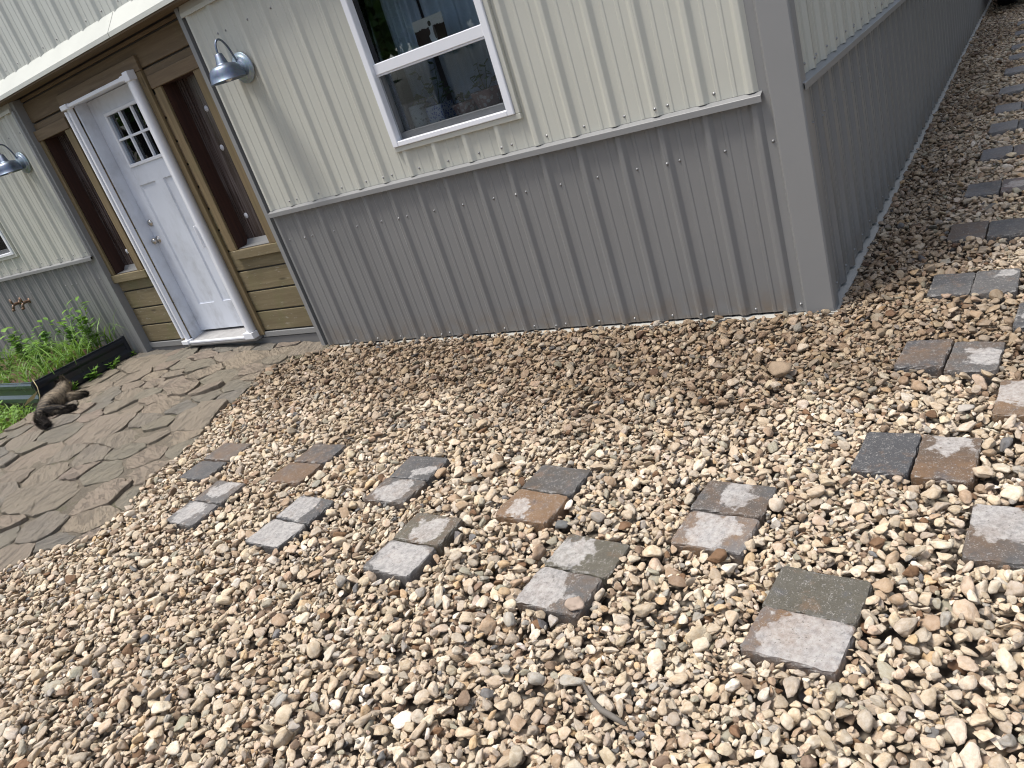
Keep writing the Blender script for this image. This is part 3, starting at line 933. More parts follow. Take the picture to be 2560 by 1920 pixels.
# --- double-hung windows
def window(x0, x1, z0, z1, zm):
    """x0..z1 = outer edge of the white frame"""
    t = MB(); tw = 0.030
    t.box(x0 - tw * .3, x1 + tw, -0.024, -0.001, z0 - tw, z0 - .001, 0.002); t.box(x1 + .001, x1 + tw, -0.0238, -0.001, z0, z1 + tw, 0.002)
    t.box(x0 - tw * .3, x0 - .001, -0.0238, -0.001, z0, z1 + tw, 0.002); t.box(x0, x1, -0.024, -0.001, z1 + .001, z1 + tw, 0.002)
    w = t.build('window', BEIGE, house)
    fw_ = 0.044
    f = MB()
    f.box(x0, x0 + fw_, -0.034, 0.09, z0, z1, 0.004); f.box(x1 - fw_, x1, -0.034, 0.09, z0, z1, 0.004)
    f.box(x0 + fw_, x1 - fw_, -0.0335, 0.0895, z0, z0 + 0.030, 0.004); f.box(x0 + fw_, x1 - fw_, -0.0335, 0.0895, z1 - 0.04, z1, 0.004)
    f.box(x1 - fw_ - .026, x1 - fw_ - .0005, 0.004, 0.0885, z0 + .0305, z1 - .041, 0.003)
    f.build('frame', WHITE, w)
    r = MB(); r.box(x0 + fw_ + .0005, x1 - fw_ - .0005, -0.010, 0.045, zm - 0.030, zm + 0.030, 0.004)
    r.box(x0 + fw_ + .001, x1 - fw_ - .001, -0.004, 0.02, zm - 0.040, zm - 0.0305, 0.002)
    r.build('meeting_rail', WHITE, w)
    MB().box(x0 + fw_ + .001, x1 - fw_ - .027, 0.020, 0.06, z0 + .0305, z0 + 0.068, 0.003).build('bottom_rail', GREYTRIM, w)
    MB().box(x0 + fw_ + .0005, x0 + fw_ + .022, 0.02, 0.06, z0 + 0.069, zm - 0.041, 0.002).build('sash_stile', GREYTRIM, w)
    MB().box(x0 + fw_ + .001, x1 - fw_ - .001, 0.014, 0.018, zm + .0305, z1 - .041).build('pane', GLASS, w)
    MB().box(x0 + fw_ + .023, x1 - fw_ - .027, 0.040, 0.044, z0 + .0685, zm - .0405).build('pane', GLASS, w)
    MB().box(x0 + fw_ + .001, x1 - fw_ - .027, 0.006, 0.0068, z0 + .031, zm - .041).build('insect_screen', SCREENMESH, w)
    MB().box(x0 - 0.0, x1, 0.0905, 0.22, z0 + 0.012, z0 + 0.034, 0.003).build('inner_sill', WHITE, w)
    return w


w1 = window(-2.298, -1.406, 1.288, 2.185, 1.722)
w1['label'] = 'white double-hung window with potted plants on its inner sill'
w2 = window(-8.70, -7.665, 1.290, 2.185, 1.722)
w2['label'] = 'white window at the left edge of the front wall'

# ------------------------------------------------------------------ stepping-stone pavers
def paver_mesh(seed, a=0.0865, b=0.1235, top=0.052, bot=-0.012):
    r = np.random.default_rng(seed)
    out = []
    rc = 0.014
    for (sx, sy, a0) in ((1, 1, 0), (-1, 1, 90), (-1, -1, 180), (1, -1, 270)):
        for t in range(4):
            an = rad(a0 + t * 30)
            out.append(((a - rc) * sx + rc * math.cos(an), (b - rc) * sy + rc * math.sin(an)))
    res = []
    for i in range(len(out)):
        p, q = np.array(out[i]), np.array(out[(i + 1) % len(out)])
        m = max(1, int(np.linalg.norm(q - p) / 0.018))
        for t in range(m): res.append(p + (q - p) * t / m)
    res = np.array(res); nn = len(res)
    ph = r.uniform(0, 6.28, 6)
    ang = np.arctan2(res[:, 1], res[:, 0])
    wob = 1 + 0.010 * np.sin(2 * ang + ph[0]) + 0.008 * np.sin(5 * ang + ph[1]) + r.normal(0, 0.004, nn)
    res = res * wob[:, None]
    rings = [(1.0, bot, 0), (1.0, top - 0.013, 0.0006), (0.985, top - 0.006, 0.0012), (0.955, top - 0.0012, 0.0008), (0.88, top, 0.0), (0.55, top, 0.0)]
    v, f = [], []
    for k, (s, z, j) in enumerate(rings):
        d = res.copy()
        dist = np.linalg.norm(d, axis=1, keepdims=True)
        off = (1 - s) * 0.09
        d = d - d / dist * off if k < 4 else d * s
        for p in d: v.append((p[0] + r.normal(0, j), p[1] + r.normal(0, j), z + r.normal(0, j)))
    for k in range(len(rings) - 1):
        f += [(k * nn + i, k * nn + (i + 1) % nn, (k + 1) * nn + (i + 1) % nn, (k + 1) * nn + i) for i in range(nn)]
    v.append((0, 0, top)); c = len(v) - 1
    f += [((len(rings) - 1) * nn + i, (len(rings) - 1) * nn + (i + 1) % nn, c) for i in range(nn)]
    m = MB(); m.add(v, f, 0, False)
    return m.mesh('paver', PAVERM)


PAVES = [paver_mesh(40 + i) for i in range(8)]
CH, DG, OL, BR, RU, TA, GR = (0.060, 0.060, 0.063), (0.092, 0.088, 0.085), (0.098, 0.088, 0.065), (0.125, 0.088, 0.062), (0.165, 0.098, 0.052), (0.20, 0.128, 0.075), (0.155, 0.145, 0.140)
# x, y, heading of the 25 cm side, tones, patch (in paver space: x across 17 cm, y along 25 cm, radius), label
NTH = ['first', 'second', 'third', 'fourth', 'fifth', 'sixth', 'seventh', 'eighth', 'ninth', 'tenth', 'eleventh', 'twelfth', 'thirteenth', 'fourteenth']
PV = []


def pv(x, y, yaw, ta, tb, patch, label, grp):
    PV.append((x, y, yaw, ta, tb, patch, label, grp))


G1, G2, G3 = 'pavers of the row nearer the front wall', 'pavers of the row nearer the viewer', 'pavers of the path beside the side wall'
r1 = [(-3.028, -1.468, -3.022, -1.652, 2, 'plain grey-brown', DG, BR, None, 'plain charcoal', CH, DG, None),
      (-2.245, -1.434, -2.252, -1.616, 1, 'rust brown and slate', BR, CH, None, 'plain rust-brown', RU, BR, None),
      (-1.478, -1.508, -1.478, -1.688, -1, 'charcoal pale-spotted', CH, DG, (-.035, -.05, .052), 'brown, blue-grey centred', BR, DG, (.0, .01, .085)),
      (-0.722, -1.528, -0.730, -1.710, -5, 'plain dark brown', (0.075, 0.062, 0.05), DG, None, 'tan pale-streaked', RU, TA, (-.03, .04, .055)),
      (0.010, -1.568, 0.003, -1.745, -4, 'dark brown, pale-blotted', BR, DG, (.015, .0, .072), 'tan and blue-grey', TA, GR, (.0, .01, .10))]
for i, (xu, yu, xl, yl, an, nu, a1, b1, p1, nl, a2, b2, p2) in enumerate(r1):
    w = NTH[i] + ' pair from patio, farther row'
    pv(xu, yu, 90 + an, a1, b1, p1, nu + ' paver, house side of ' + w, G1)
    pv(xl, yl, 90 + an, a2, b2, p2, nl + ' paver, viewer side of ' + w, G1)
r2 = [(-2.622, -1.825, -2.625, -2.005, -1, 'brown whitish-blotted', BR, DG, (.03, -.01, .090), 'grey with pale swirls', DG, GR, (.0, .02, .095)),
      (-1.880, -1.880, -1.895, -2.055, -3, 'half-dried slate', DG, CH, (.0, .035, .095), 'pale grey dry', GR, DG, (.0, .0, .15)),
      (-1.107, -1.908, -1.113, -2.085, -2, 'brown with big pale square', BR, OL, (.0, -.02, .085), 'pale grey brown-cornered', DG, GR, (-.02, -.02, .13)),
      (-0.377, -1.930, -0.390, -2.109, -4, 'olive half-pale', OL, OL, (.0, .055, .085), 'blue-white blotted', DG, BR, (-.02, .045, .098)),
      (0.366, -1.968, 0.354, -2.137, -5, 'plain dark olive-grey', (0.085, 0.078, 0.062), OL, None, 'pale grey brown-spotted', RU, GR, (.0, -.03, .125))]
for i, (xu, yu, xl, yl, an, nu, a1, b1, p1, nl, a2, b2, p2) in enumerate(r2):
    w = NTH[i] + ' pair from patio, nearer row'
    pv(xu, yu, 90 + an, a1, b1, p1, nu + ' paver, house side of ' + w, G2)
    pv(xl, yl, 90 + an, a2, b2, p2, nl + ' paver, viewer side of ' + w, G2)
r3 = [(0.435, -1.262, 0.611, -1.278, -3, 'plain charcoal', CH, CH, None, 'tan pale-ended', RU, BR, (-.0, .07, .062)),
      (0.466, -0.548, 0.640, -0.580, -4, 'brown fading to charcoal', BR, CH, None, 'brown, pale on its right', BR, DG, (.045, -.01, .072)),
      (0.497, 0.155, 0.672, 0.132, -2, 'plain dark grey', DG, CH, None, 'dark grey, small pale mark', DG, DG, (.03, .07, .045)),
      (0.512, 0.850, 0.688, 0.840, -1, 'plain grey-brown', DG, BR, None, 'plain slate grey', DG, CH, None),
      (0.536, 1.556, 0.712, 1.552, -1, 'plain grey', DG, GR, None, 'reddish pale-blotted', (0.14, 0.10, 0.09), DG, (.0, .0, .06)),
      (0.565, 2.310, 0.742, 2.305, 0, 'plain slate', GR, (0.16, 0.155, 0.16), None, 'plain reddish grey', (0.13, 0.10, 0.09), DG, None)]
for i, (xu, yu, xl, yl, an, nu, a1, b1, p1, nl, a2, b2, p2) in enumerate(r3):
    w = NTH[i] + ' nearest pair on the side path'
    pv(xu, yu, an, a1, b1, p1, nu + ' paver, wall side of ' + w, G3)
    pv(xl, yl, an, a2, b2, p2, nl + ' paver, right side of ' + w, G3)
for i, y in enumerate((3.005, 3.60, 4.28, 5.08, 5.80, 6.42, 7.31, 8.02)):
    w = NTH[6 + i] + ' nearest pair on the side path'
    pv(0.573, y, 0, GR, (0.19, 0.185, 0.185), None, 'small grey paver, wall side of the ' + w, G3)
    if i < 2: pv(0.748, y, 0, DG, CH, None, 'small grey paver, right of the ' + w, G3)
for i, (x, y, ta, tb, p, nm) in enumerate(((0.780, -1.640, BR, DG, (.01, .05, .088), 'brown, pale-streaked'), (0.812, -0.902, BR, TA, (.0, .02, .095), 'brown, big-blotted'), (0.845, -0.240, DG, CH, (.0, -.02, .06), 'slate grey'))):
    pv(x, y, -3, ta, tb, p, nm + ' paver at right photo edge, ' + NTH[i] + ' nearest', 'pavers at the right photo edge')
    pv(x + 0.177, y - 0.012, -3, tb, ta, None, 'outer neighbour of the ' + nm + ' paver at the right photo edge', 'pavers beyond the right photo edge')
PRECT = []
for i, (x, y, yaw, ta, tb, patch, label, grp) in enumerate(PV):
    yw = rad(yaw)
    tilt = RNG.normal(0, 0.012, 2)
    o = place('paver', PAVES[i % 8], (x, y, RNG.normal(0, 0.0025)), (tilt[0], tilt[1], yw))
    tag(o, label, 'paver', grp)
    v1, v2 = RNG.uniform(0.92, 1.2, 2)
    o['tone_a'] = [q * v1 for q in ta]; o['tone_b'] = [q * v2 for q in tb]
    o['patch'] = list(patch) if patch else [0.0, 0.0, -0.5]
    PRECT.append((x, y, yw))

# ------------------------------------------------------------------ gravel
VIS = [(-1.99, -3.27), (0.90, -2.31), (0.84, -0.8), (0.74, 2.2), (0.60, 7.0), (0.50, 10.7), (0.0, 12.0), (0.0, 0.0), (-3.7, 0.0), (-4.0, -.3), (-3.2, -2.3), (-3.62, -2.58)]
CELL = 0.006
GX0, GX1, GY0, GY1 = -4.9, 1.9, -4.3, 12.3
NX, NY = int((GX1 - GX0) / CELL), int((GY1 - GY0) / CELL)
H = np.full((NX, NY), -0.012, np.float32)
xs = GX0 + (np.arange(NX) + .5) * CELL; ys = GY0 + (np.arange(NY) + .5) * CELL
blocked = np.zeros((NX, NY), bool)
XX, YY = np.meshgrid(xs, ys, indexing='ij')
bl = (XX < 0.049) & (YY > -0.040); blocked |= bl; H[bl] = 0.016
sub = (slice(0, int((-3.0 - GX0) / CELL)), slice(0, int((0.1 - GY0) / CELL)))
ip = in_poly(XX[sub], YY[sub], PATIO); H[sub][ip] = 0.052; blocked[sub] |= ip
for (x, y, yw) in PRECT:
    i0, j0 = int((x - .2 - GX0) / CELL), int((y - .2 - GY0) / CELL)
    if i0 < 0 or j0 < 0 or i0 + 68 > NX or j0 + 68 > NY: continue
    sb = (slice(i0, i0 + 68), slice(j0, j0 + 68))
    dx, dy = XX[sb] - x, YY[sb] - y
    lu = dx * math.cos(yw) + dy * math.sin(yw); lv = -dx * math.sin(yw) + dy * math.cos(yw)
    q = (abs(lu) < 0.086) & (abs(lv) < 0.123)
    H[sb][q] = 0.050
    blocked[sb] |= (abs(lu) < 0.078) & (abs(lv) < 0.114)


# smooth random field for the damp and painted-shade zone and for undulations
def vnoise(x, y, s, seed):
    r = np.random.default_rng(seed); T = r.random((64, 64))
    fx, fy = x / s, y / s; ix, iy = np.floor(fx).astype(int), np.floor(fy).astype(int)
    tx, ty = fx - ix, fy - iy; tx, ty = tx * tx * (3 - 2 * tx), ty * ty * (3 - 2 * ty)
    a, b, c, d = T[ix % 64, iy % 64], T[(ix + 1) % 64, iy % 64], T[ix % 64, (iy + 1) % 64], T[(ix + 1) % 64, (iy + 1) % 64]
    return a * (1 - tx) * (1 - ty) + b * tx * (1 - ty) + c * (1 - tx) * ty + d * tx * ty


def stones(n, xr, yr, seed):
    r = np.random.default_rng(seed)
    return np.stack([r.uniform(xr[0], xr[1], n), r.uniform(yr[0], yr[1], n)], 1)


vc = np.array(VIS)
cand = np.concatenate([stones(int(4900 * 4.9 * 3.5), (-4.4, 0.5), (-3.5, 0.0), 1), stones(int(4900 * 0.95 * 12.0), (0.03, 0.98), (-3.5, 8.5), 2),
                       stones(int(1500 * 1.0 * 3.8), (0.03, 0.9), (8.5, 12.2), 3), stones(int(1900 * 0.9 * 9.0), (0.98, 1.85), (-4.2, 4.8), 4), stones(int(1900 * 6.5 * 0.7), (-4.8, 1.85), (-4.25, -3.5), 5)])
RNG.shuffle(cand)
keep = (cand[:, 0] > GX0 + .1) & (cand[:, 0] < GX1 - .1) & (cand[:, 1] > GY0 + .1) & (cand[:, 1] < GY1 - .1)
cand = cand[keep]
NC = len(cand)
SA = np.clip(np.exp(RNG.normal(math.log(0.0120), 0.45, NC)), 0.0055, 0.032)
order = np.argsort(-SA * RNG.uniform(0.45, 1.55, NC)); cand, SA = cand[order], SA[order]
# the last third to fall are ordinary stones again, so that the surface is not all small fill
tail = np.arange(NC); RNG.shuffle(tail)
SB = SA * RNG.uniform(0.60, 0.92, NC); SC = SA * RNG.uniform(0.30, 0.62, NC)
perm = np.concatenate([np.arange(0, NC, 2), RNG.permutation(np.arange(1, NC, 2))]); cand, SA, SB, SC = cand[perm], SA[perm], SB[perm], SC[perm]
YAWS = RNG.uniform(0, math.pi, NC)
_mk = {}


def footprint(a, b, yaw):
    key = (round(a / 0.002), round(b / 0.002), int(yaw / math.pi * 10))
    if key in _mk: return _mk[key]
    a, b, yw = key[0] * .002, key[1] * .002, (key[2] + .5) * math.pi / 10
    R = max(1, int(math.ceil(a / CELL)))
    g = np.arange(-R, R + 1) * CELL
    gx, gy = np.meshgrid(g, g, indexing='ij')
    u = gx * math.cos(yw) + gy * math.sin(yw); w = -gx * math.sin(yw) + gy * math.cos(yw)
    q = 1 - (u / a) ** 2 - (w / b) ** 2
    prof = np.where(q > 0.02, np.sqrt(np.maximum(q, 0)), -9).astype(np.float32)
    _mk[key] = (R, prof, prof > 0)
    return _mk[key]


def settle(cand, SA, SB, SC, YAWS, ntry, lim):
    n = len(cand)
    PTS, NRM, KEEP = np.zeros((n, 3), np.float32), np.zeros((n, 2), np.float32), np.zeros(n, bool)
    jit = RNG.uniform(-1, 1, (n, 3, 2))
    for s in range(n):
        x, y = cand[s]; a, b, c = SA[s], SB[s], SC[s]
        R, prof, msk = footprint(a, b, YAWS[s])
        best = None
        for t in range(ntry):
            if t == 0: px, py = x, y
            else: px, py = x + jit[s, t, 0] * a * 1.6, y + jit[s, t, 1] * a * 1.6
            i, j = int((px - GX0) / CELL), int((py - GY0) / CELL)
            if i < R or j < R or i + R >= NX or j + R >= NY or blocked[i, j]: continue
            P = H[i - R:i + R + 1, j - R:j + R + 1]
            q_ = (P + prof * c)[msk]; k = max(1, len(q_) // 9); z = float(np.partition(q_, -k)[-k])
            if best is None or z < best[0]: best = (z, i, j, P)
        if best is None: continue
        z, i, j, P = best
        if z - c > lim: continue
        gx = float(P[R:, :].mean() - P[:R + 1, :].mean()) / (R * CELL); gy = float(P[:, R:].mean() - P[:, :R + 1].mean()) / (R * CELL)
        z -= 0.10 * c
        np.maximum(P, np.where(msk, z + prof * c, -9), out=P)
        PTS[s] = (GX0 + (i + .5) * CELL, GY0 + (j + .5) * CELL, z); NRM[s] = (gx, gy); KEEP[s] = True
    return PTS[KEEP], NRM[KEEP], SA[KEEP], SB[KEEP], SC[KEEP], YAWS[KEEP]


lay1 = settle(cand, SA, SB, SC, YAWS, 3, 0.040)
# rake further stones into the hollows that are left
low = np.argwhere((H[::2, ::2] < 0.012) & ~blocked[::2, ::2])
lx, ly = GX0 + (low[:, 0] * 2 + .5) * CELL, GY0 + (low[:, 1] * 2 + .5) * CELL
inside = ((lx < 0.95) & (ly < 0) & (ly > -3.5)) | ((lx > 0.05) & (lx < 0.95) & (ly > -.1) & (ly < 9.5))
low = np.stack([lx, ly], 1)[inside]
nf = min(len(low), 26000)
c2 = low[RNG.choice(len(low), nf, replace=False)]
a2_ = np.clip(np.exp(RNG.normal(math.log(0.0135), 0.28, nf)), 0.007, 0.024)
lay2 = settle(c2, a2_, a2_ * RNG.uniform(.6, .92, nf), a2_ * RNG.uniform(.34, .62, nf), RNG.uniform(0, math.pi, nf), 1, 0.030)
PTS, NRM, SA, SB, SC, YAWS = [np.concatenate(q) for q in zip(lay1, lay2)]
# drop stones buried under others
ii = ((PTS[:, 0] - GX0) / CELL).astype(int); jj = ((PTS[:, 1] - GY0) / CELL).astype(int)
top = H[ii, jj]
vis = (PTS[:, 2] + SC > top - 0.030)
PTS, NRM, SA, SB, SC, YAWS = PTS[vis], NRM[vis], SA[vis], SB[vis], SC[vis], YAWS[vis]
NS = len(PTS)
print('gravel stones', NS)
tl = np.clip(-NRM * 0.75 + RNG.normal(0, 0.30, (NS, 2)), -0.95, 0.95)
nrm = np.concatenate([tl, np.ones((NS, 1))], 1); nrm /= np.linalg.norm(nrm, axis=1, keepdims=True)
xa = np.stack([np.cos(YAWS), np.sin(YAWS), np.zeros(NS)], 1)
xa -= nrm * (xa * nrm).sum(1, keepdims=True); xa /= np.linalg.norm(xa, axis=1, keepdims=True)
ya = np.cross(nrm, xa)
eul = np.stack([np.arctan2(ya[:, 2], nrm[:, 2]), -np.arcsin(np.clip(xa[:, 2], -1, 1)), np.arctan2(xa[:, 1], xa[:, 0])], 1)

PAL = [((212, 197, 172), 26), ((222, 211, 191), 20), ((200, 185, 162), 18), ((188, 177, 160), 12), ((178, 157, 133), 7), ((150, 130, 110), 4), ((206, 182, 146), 3),
       ((176, 172, 162), 4), ((122, 122, 122), 1.4), ((208, 190, 168), 5), ((234, 226, 212), 3), ((172, 168, 150), 3), ((128, 100, 74), 1.5)]
pw = np.array([p[1] for p in PAL], float); pw /= pw.sum()
pc = np.array([s2l(*p[0]) for p in PAL]) * np.array([1.0, 0.985, 0.99])
ci = RNG.choice(len(PAL), NS, p=pw)
colr = pc[ci] * RNG.uniform(0.80, 1.12, (NS, 1)) * RNG.normal(1, 0.010, (NS, 3)) * 0.95
# near-wall damp plus house shade put into the colour: darker, browner, smoother stones
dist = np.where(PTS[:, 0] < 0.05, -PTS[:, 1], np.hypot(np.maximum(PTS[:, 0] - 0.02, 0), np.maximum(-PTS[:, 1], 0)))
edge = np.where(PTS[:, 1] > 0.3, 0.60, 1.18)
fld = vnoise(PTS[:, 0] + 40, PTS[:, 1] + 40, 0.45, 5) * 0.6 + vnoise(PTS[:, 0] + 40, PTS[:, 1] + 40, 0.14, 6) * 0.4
wet_shade = 0.9 * np.clip((edge - dist) / 0.45 + (fld - 0.5) * 2.2, 0, 1) * RNG.uniform(0.55, 1.0, NS)
wet_shade = np.clip(wet_shade + (PTS[:, 2] < 0.004) * 0.35, 0, 1)
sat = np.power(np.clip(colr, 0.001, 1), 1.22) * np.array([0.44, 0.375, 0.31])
colr = colr * (1 - wet_shade[:, None]) + sat * wet_shade[:, None]

pcol = bpy.data.collections.new('pebble_shapes')
ICO = bmesh.new(); bmesh.ops.create_icosphere(ICO, subdivisions=3, radius=1.0)
ICO.verts.index_update(); iv = np.array([v.co[:] for v in ICO.verts]); ifc = [[v.index for v in f.verts] for f in ICO.faces]; ICO.free()
NPROT = 44
for k in range(NPROT):
    r = np.random.default_rng(900 + k)
    npl = r.integers(5, 11); nl = r.normal(size=(npl, 3)); nl /= np.linalg.norm(nl, axis=1, keepdims=True)
    dl = r.uniform(0.5, 0.95, npl); pw_ = r.choice([12, 18, 28, 44, 70])
    acc = np.zeros(len(iv))
    for q in range(npl): acc += np.maximum(0, iv @ nl[q] / dl[q]) ** pw_
    acc += 0.62 ** pw_
    rr = acc ** (-1 / pw_)
    for q in range(6):
        fr_, ph_ = r.normal(size=3) * (1.5 + 0.8 * q), r.uniform(0, 6.28)
        rr = rr * (1 + 0.05 / (1 + 0.3 * q) * np.sin(iv @ fr_ + ph_))
    v = iv * rr[:, None]
    v /= np.abs(v).max(0)
    m = MB(); m.add(v.tolist(), ifc, 0, True)
    po = bpy.data.objects.new('pebble_%02d' % k, m.mesh('pebble', STONEM)); pcol.objects.link(po)

gm = bpy.data.meshes.new('gravel'); gm.vertices.add(NS); gm.vertices.foreach_set('co', PTS.astype(np.float32).ravel())
at = gm.attributes.new('rot', 'FLOAT_VECTOR', 'POINT'); at.data.foreach_set('vector', eul.astype(np.float32).ravel())
at = gm.attributes.new('scl', 'FLOAT_VECTOR', 'POINT'); at.data.foreach_set('vector', (np.stack([SA, SB, SC], 1) * 1.10).astype(np.float32).ravel())
at = gm.attributes.new('shape', 'INT', 'POINT'); at.data.foreach_set('value', RNG.integers(0, NPROT, NS).astype(np.int32))
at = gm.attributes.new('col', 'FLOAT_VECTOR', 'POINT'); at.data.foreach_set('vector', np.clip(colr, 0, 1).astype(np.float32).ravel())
at = gm.attributes.new('wet_shade', 'FLOAT', 'POINT'); at.data.foreach_set('value', wet_shade.astype(np.float32))
gm.materials.append(STONEM); gm.update()
gravel = bpy.data.objects.new('gravel', gm); link(gravel)
tag(gravel, 'tan and brown river gravel spread between the house, patio and pavers', 'gravel', kind='stuff')
ng = bpy.data.node_groups.new('gravel_scatter', 'GeometryNodeTree')
ng.interface.new_socket('Geometry', in_out='INPUT', socket_type='NodeSocketGeometry')
ng.interface.new_socket('Geometry', in_out='OUTPUT', socket_type='NodeSocketGeometry')
A_ = lambda t: ng.nodes.new(t)
gi, go, iop, ci_ = A_('NodeGroupInput'), A_('NodeGroupOutput'), A_('GeometryNodeInstanceOnPoints'), A_('GeometryNodeCollectionInfo')
ci_.inputs['Collection'].default_value = pcol; ci_.inputs['Separate Children'].default_value = True; ci_.inputs['Reset Children'].default_value = True


def nattr(nm, dt):
    nd = A_('GeometryNodeInputNamedAttribute'); nd.data_type = dt; nd.inputs['Name'].default_value = nm
    return nd.outputs['Attribute']


L_ = ng.links.new
e2r = A_('FunctionNodeEulerToRotation')
L_(gi.outputs[0], iop.inputs['Points']); L_(ci_.outputs[0], iop.inputs['Instance']); iop.inputs['Pick Instance'].default_value = True
L_(nattr('shape', 'INT'), iop.inputs['Instance Index']); L_(nattr('rot', 'FLOAT_VECTOR'), e2r.inputs[0]); L_(e2r.outputs[0], iop.inputs['Rotation'])
L_(nattr('scl', 'FLOAT_VECTOR'), iop.inputs['Scale']); L_(iop.outputs[0], go.inputs[0])
md = gravel.modifiers.new('scatter', 'NODES'); md.node_group = ng


def gtop(x, y):
    i, j = int((x - GX0) / CELL), int((y - GY0) / CELL)
    return float(np.percentile(H[i - 3:i + 4, j - 3:j + 4], 60))


# a few single stones and a stick that stand out
def lone_stone(name, seed, dims, loc, rot, col, label, cat='stone', power=12):
    r = np.random.default_rng(seed)
    nl = r.normal(size=(11, 3)); nl /= np.linalg.norm(nl, axis=1, keepdims=True); dl = r.uniform(0.62, 1.0, 11)
    acc = sum(np.maximum(0, iv @ nl[q] / dl[q]) ** power for q in range(11)) + 0.7 ** power
    rr = acc ** (-1 / power)
    for q in range(5): rr = rr * (1 + 0.04 * np.sin(iv @ (r.normal(size=3) * (2 + q)) + r.uniform(0, 6)))
    v = iv * rr[:, None]; v = v / np.abs(v).max(0) * np.array(dims)
    m = MB(); m.add(v.tolist(), ifc, 0, True)
    g = m_plain('%s_rock' % name, col, 0.8, 0.4, 30, 0.6)
    o = place(name, m.mesh(name, g), loc, rot)
    return tag(o, label, cat)


lone_stone('rock', 5, (0.062, 0.045, 0.036), (-0.062, -0.70, gtop(-0.062, -0.70) + 0.028), (0.15, -0.1, 0.5), (0.26, 0.19, 0.125), 'largest brown rock sitting on the gravel near the house corner', 'rock')
lone_stone('loose_stone', 9, (0.034, 0.026, 0.015), (-0.288, -2.170, 0.066), (0.1, 0.1, 0.7), (0.36, 0.28, 0.22), 'loose tan stone lying on top of the blue-white blotted paver')
lone_stone('loose_stone', 14, (0.030, 0.018, 0.012), (0.640, -0.985, 0.060), (0.2, 0.0, 0.3), (0.40, 0.36, 0.31), 'loose grey stone on the near edge of the big-blotted paver')
sp = [(-0.135, -2.425), (-0.105, -2.452), (-0.085, -2.470), (-0.045, -2.492), (0.0, -2.502), (0.030, -2.510)]
st = MB(); zz = [gtop(*p) for p in sp]; zb = max(zz)
st.tube([(p[0], p[1], zb + 0.004 - 0.008 * abs(i - 2.5) / 2.5 + (0.006 if i == 0 else 0)) for i, p in enumerate(sp)], [0.004, 0.006, 0.0075, 0.0085, 0.008, 0.005], 10)
st.tube([(-0.085, -2.470, zb + .004), (-0.098, -2.478, zb + 0.012)], [0.004, 0.0025], 6)
tag(st.build('stick', m_wood('driftwood', 'x', (0.10, 0.085, 0.07), (0.26, 0.235, 0.20))), 'short curved grey stick lying in the near gravel', 'stick')

# ------------------------------------------------------------------ barn lamps
def lamp(x, z, label):
    t = empty('wall_lamp', (x, 0, z))
    tag(t, label, 'lamp', 'galvanized barn lamps beside the entry')
    m = MB(); m.lathe([(0.0, 0.034), (0.045, 0.034), (0.052, 0.031), (0.056, 0.026), (0.070, 0.025), (0.074, 0.022), (0.076, 0.013), (0.090, 0.012), (0.094, 0.008), (0.094, 0.0)], (x, -0.019, z), 36, 'y')
    m.build('back_plate', GALVPLATE, t)
    m = MB(); pts = [(x, -0.05, z + 0.045), (x, -0.060, z + 0.09), (x, -0.072, z + 0.135), (x, -0.092, z + 0.172), (x, -0.116, z + 0.190), (x, -0.140, z + 0.185), (x, -0.158, z + 0.160), (x, -0.166, z + 0.125), (x, -0.166, z + 0.095)]
    # smooth the goose neck
    q = [Vector(p) for p in pts]
    for _ in range(2):
        q = [q[0]] + [w_ for i in range(len(q) - 1) for w_ in (q[i].lerp(q[i + 1], .25), q[i].lerp(q[i + 1], .75))] + [q[-1]]
    m.tube(q, 0.0065, 10); m.build('gooseneck_arm', GALV, t)
    c = (x, -0.166, z - 0.045)
    m = MB(); m.lathe([(0.0, 0.156), (0.018, 0.156), (0.024, 0.151), (0.036, 0.098), (0.041, 0.092), (0.058, 0.089), (0.084, 0.080), (0.098, 0.062), (0.107, 0.030), (0.113, 0.0), (0.118, -0.003), (0.118, -0.006), (0.110, -0.005), (0.107, 0.005), (0.095, 0.040), (0.05, 0.072), (0.0, 0.075)], c, 36)
    m.build('shade', GALV, t)
    m = MB(); m.lathe([(0.0, -0.012), (0.018, -0.006), (0.028, 0.015), (0.024, 0.040), (0.014, 0.060), (0.013, 0.074)], c, 16)
    m.build('bulb', m_plain('frosted_bulb', (0.7, 0.7, 0.68), 0.3, 0.02), t)


lamp(-3.285, 2.003, 'galvanized gooseneck lamp on the beige wall right of the entry')
lamp(-6.545, 2.015, 'galvanized gooseneck lamp on the beige wall left of the entry')

# ------------------------------------------------------------------ hose taps
def tap(x, z, label):
    t = empty('hose_tap', (x, 0, z))
    tag(t, label, 'tap', 'brass hose taps on the grey wall')
    m = MB(); m.lathe([(0.0, 0.075), (0.012, 0.075), (0.015, 0.06), (0.015, 0.03), (0.012, 0.02), (0.012, 0.006), (0.028, 0.005), (0.028, 0.0)], (x, -0.001, z), 14, 'y')
    m.tube([(x, -0.055, z), (x, -0.080, z - 0.012), (x, -0.095, z - 0.045)], [0.014, 0.013, 0.015], 10); m.build('body', BRASS, t)
    m = MB(); m.tube([(x, -0.06, z), (x, -0.075, z + 0.035)], 0.007, 8)
    m.lathe([(0.0, 0.006), (0.024, 0.006), (0.027, 0.0), (0.024, -0.006), (0.0, -0.006)], (x, -0.078, z + 0.040), 12, 'y', wob=lambda a, j: 1 + 0.12 * math.cos(6 * a))
    m.build('handle', BRASS, t)
    m = MB(); m.lathe([(0.014, 0.0), (0.017, 0.0), (0.017, 0.02), (0.012, 0.022)], (x, -0.097, z - 0.062), 12); m.build('spout_collar', BRASS, t)


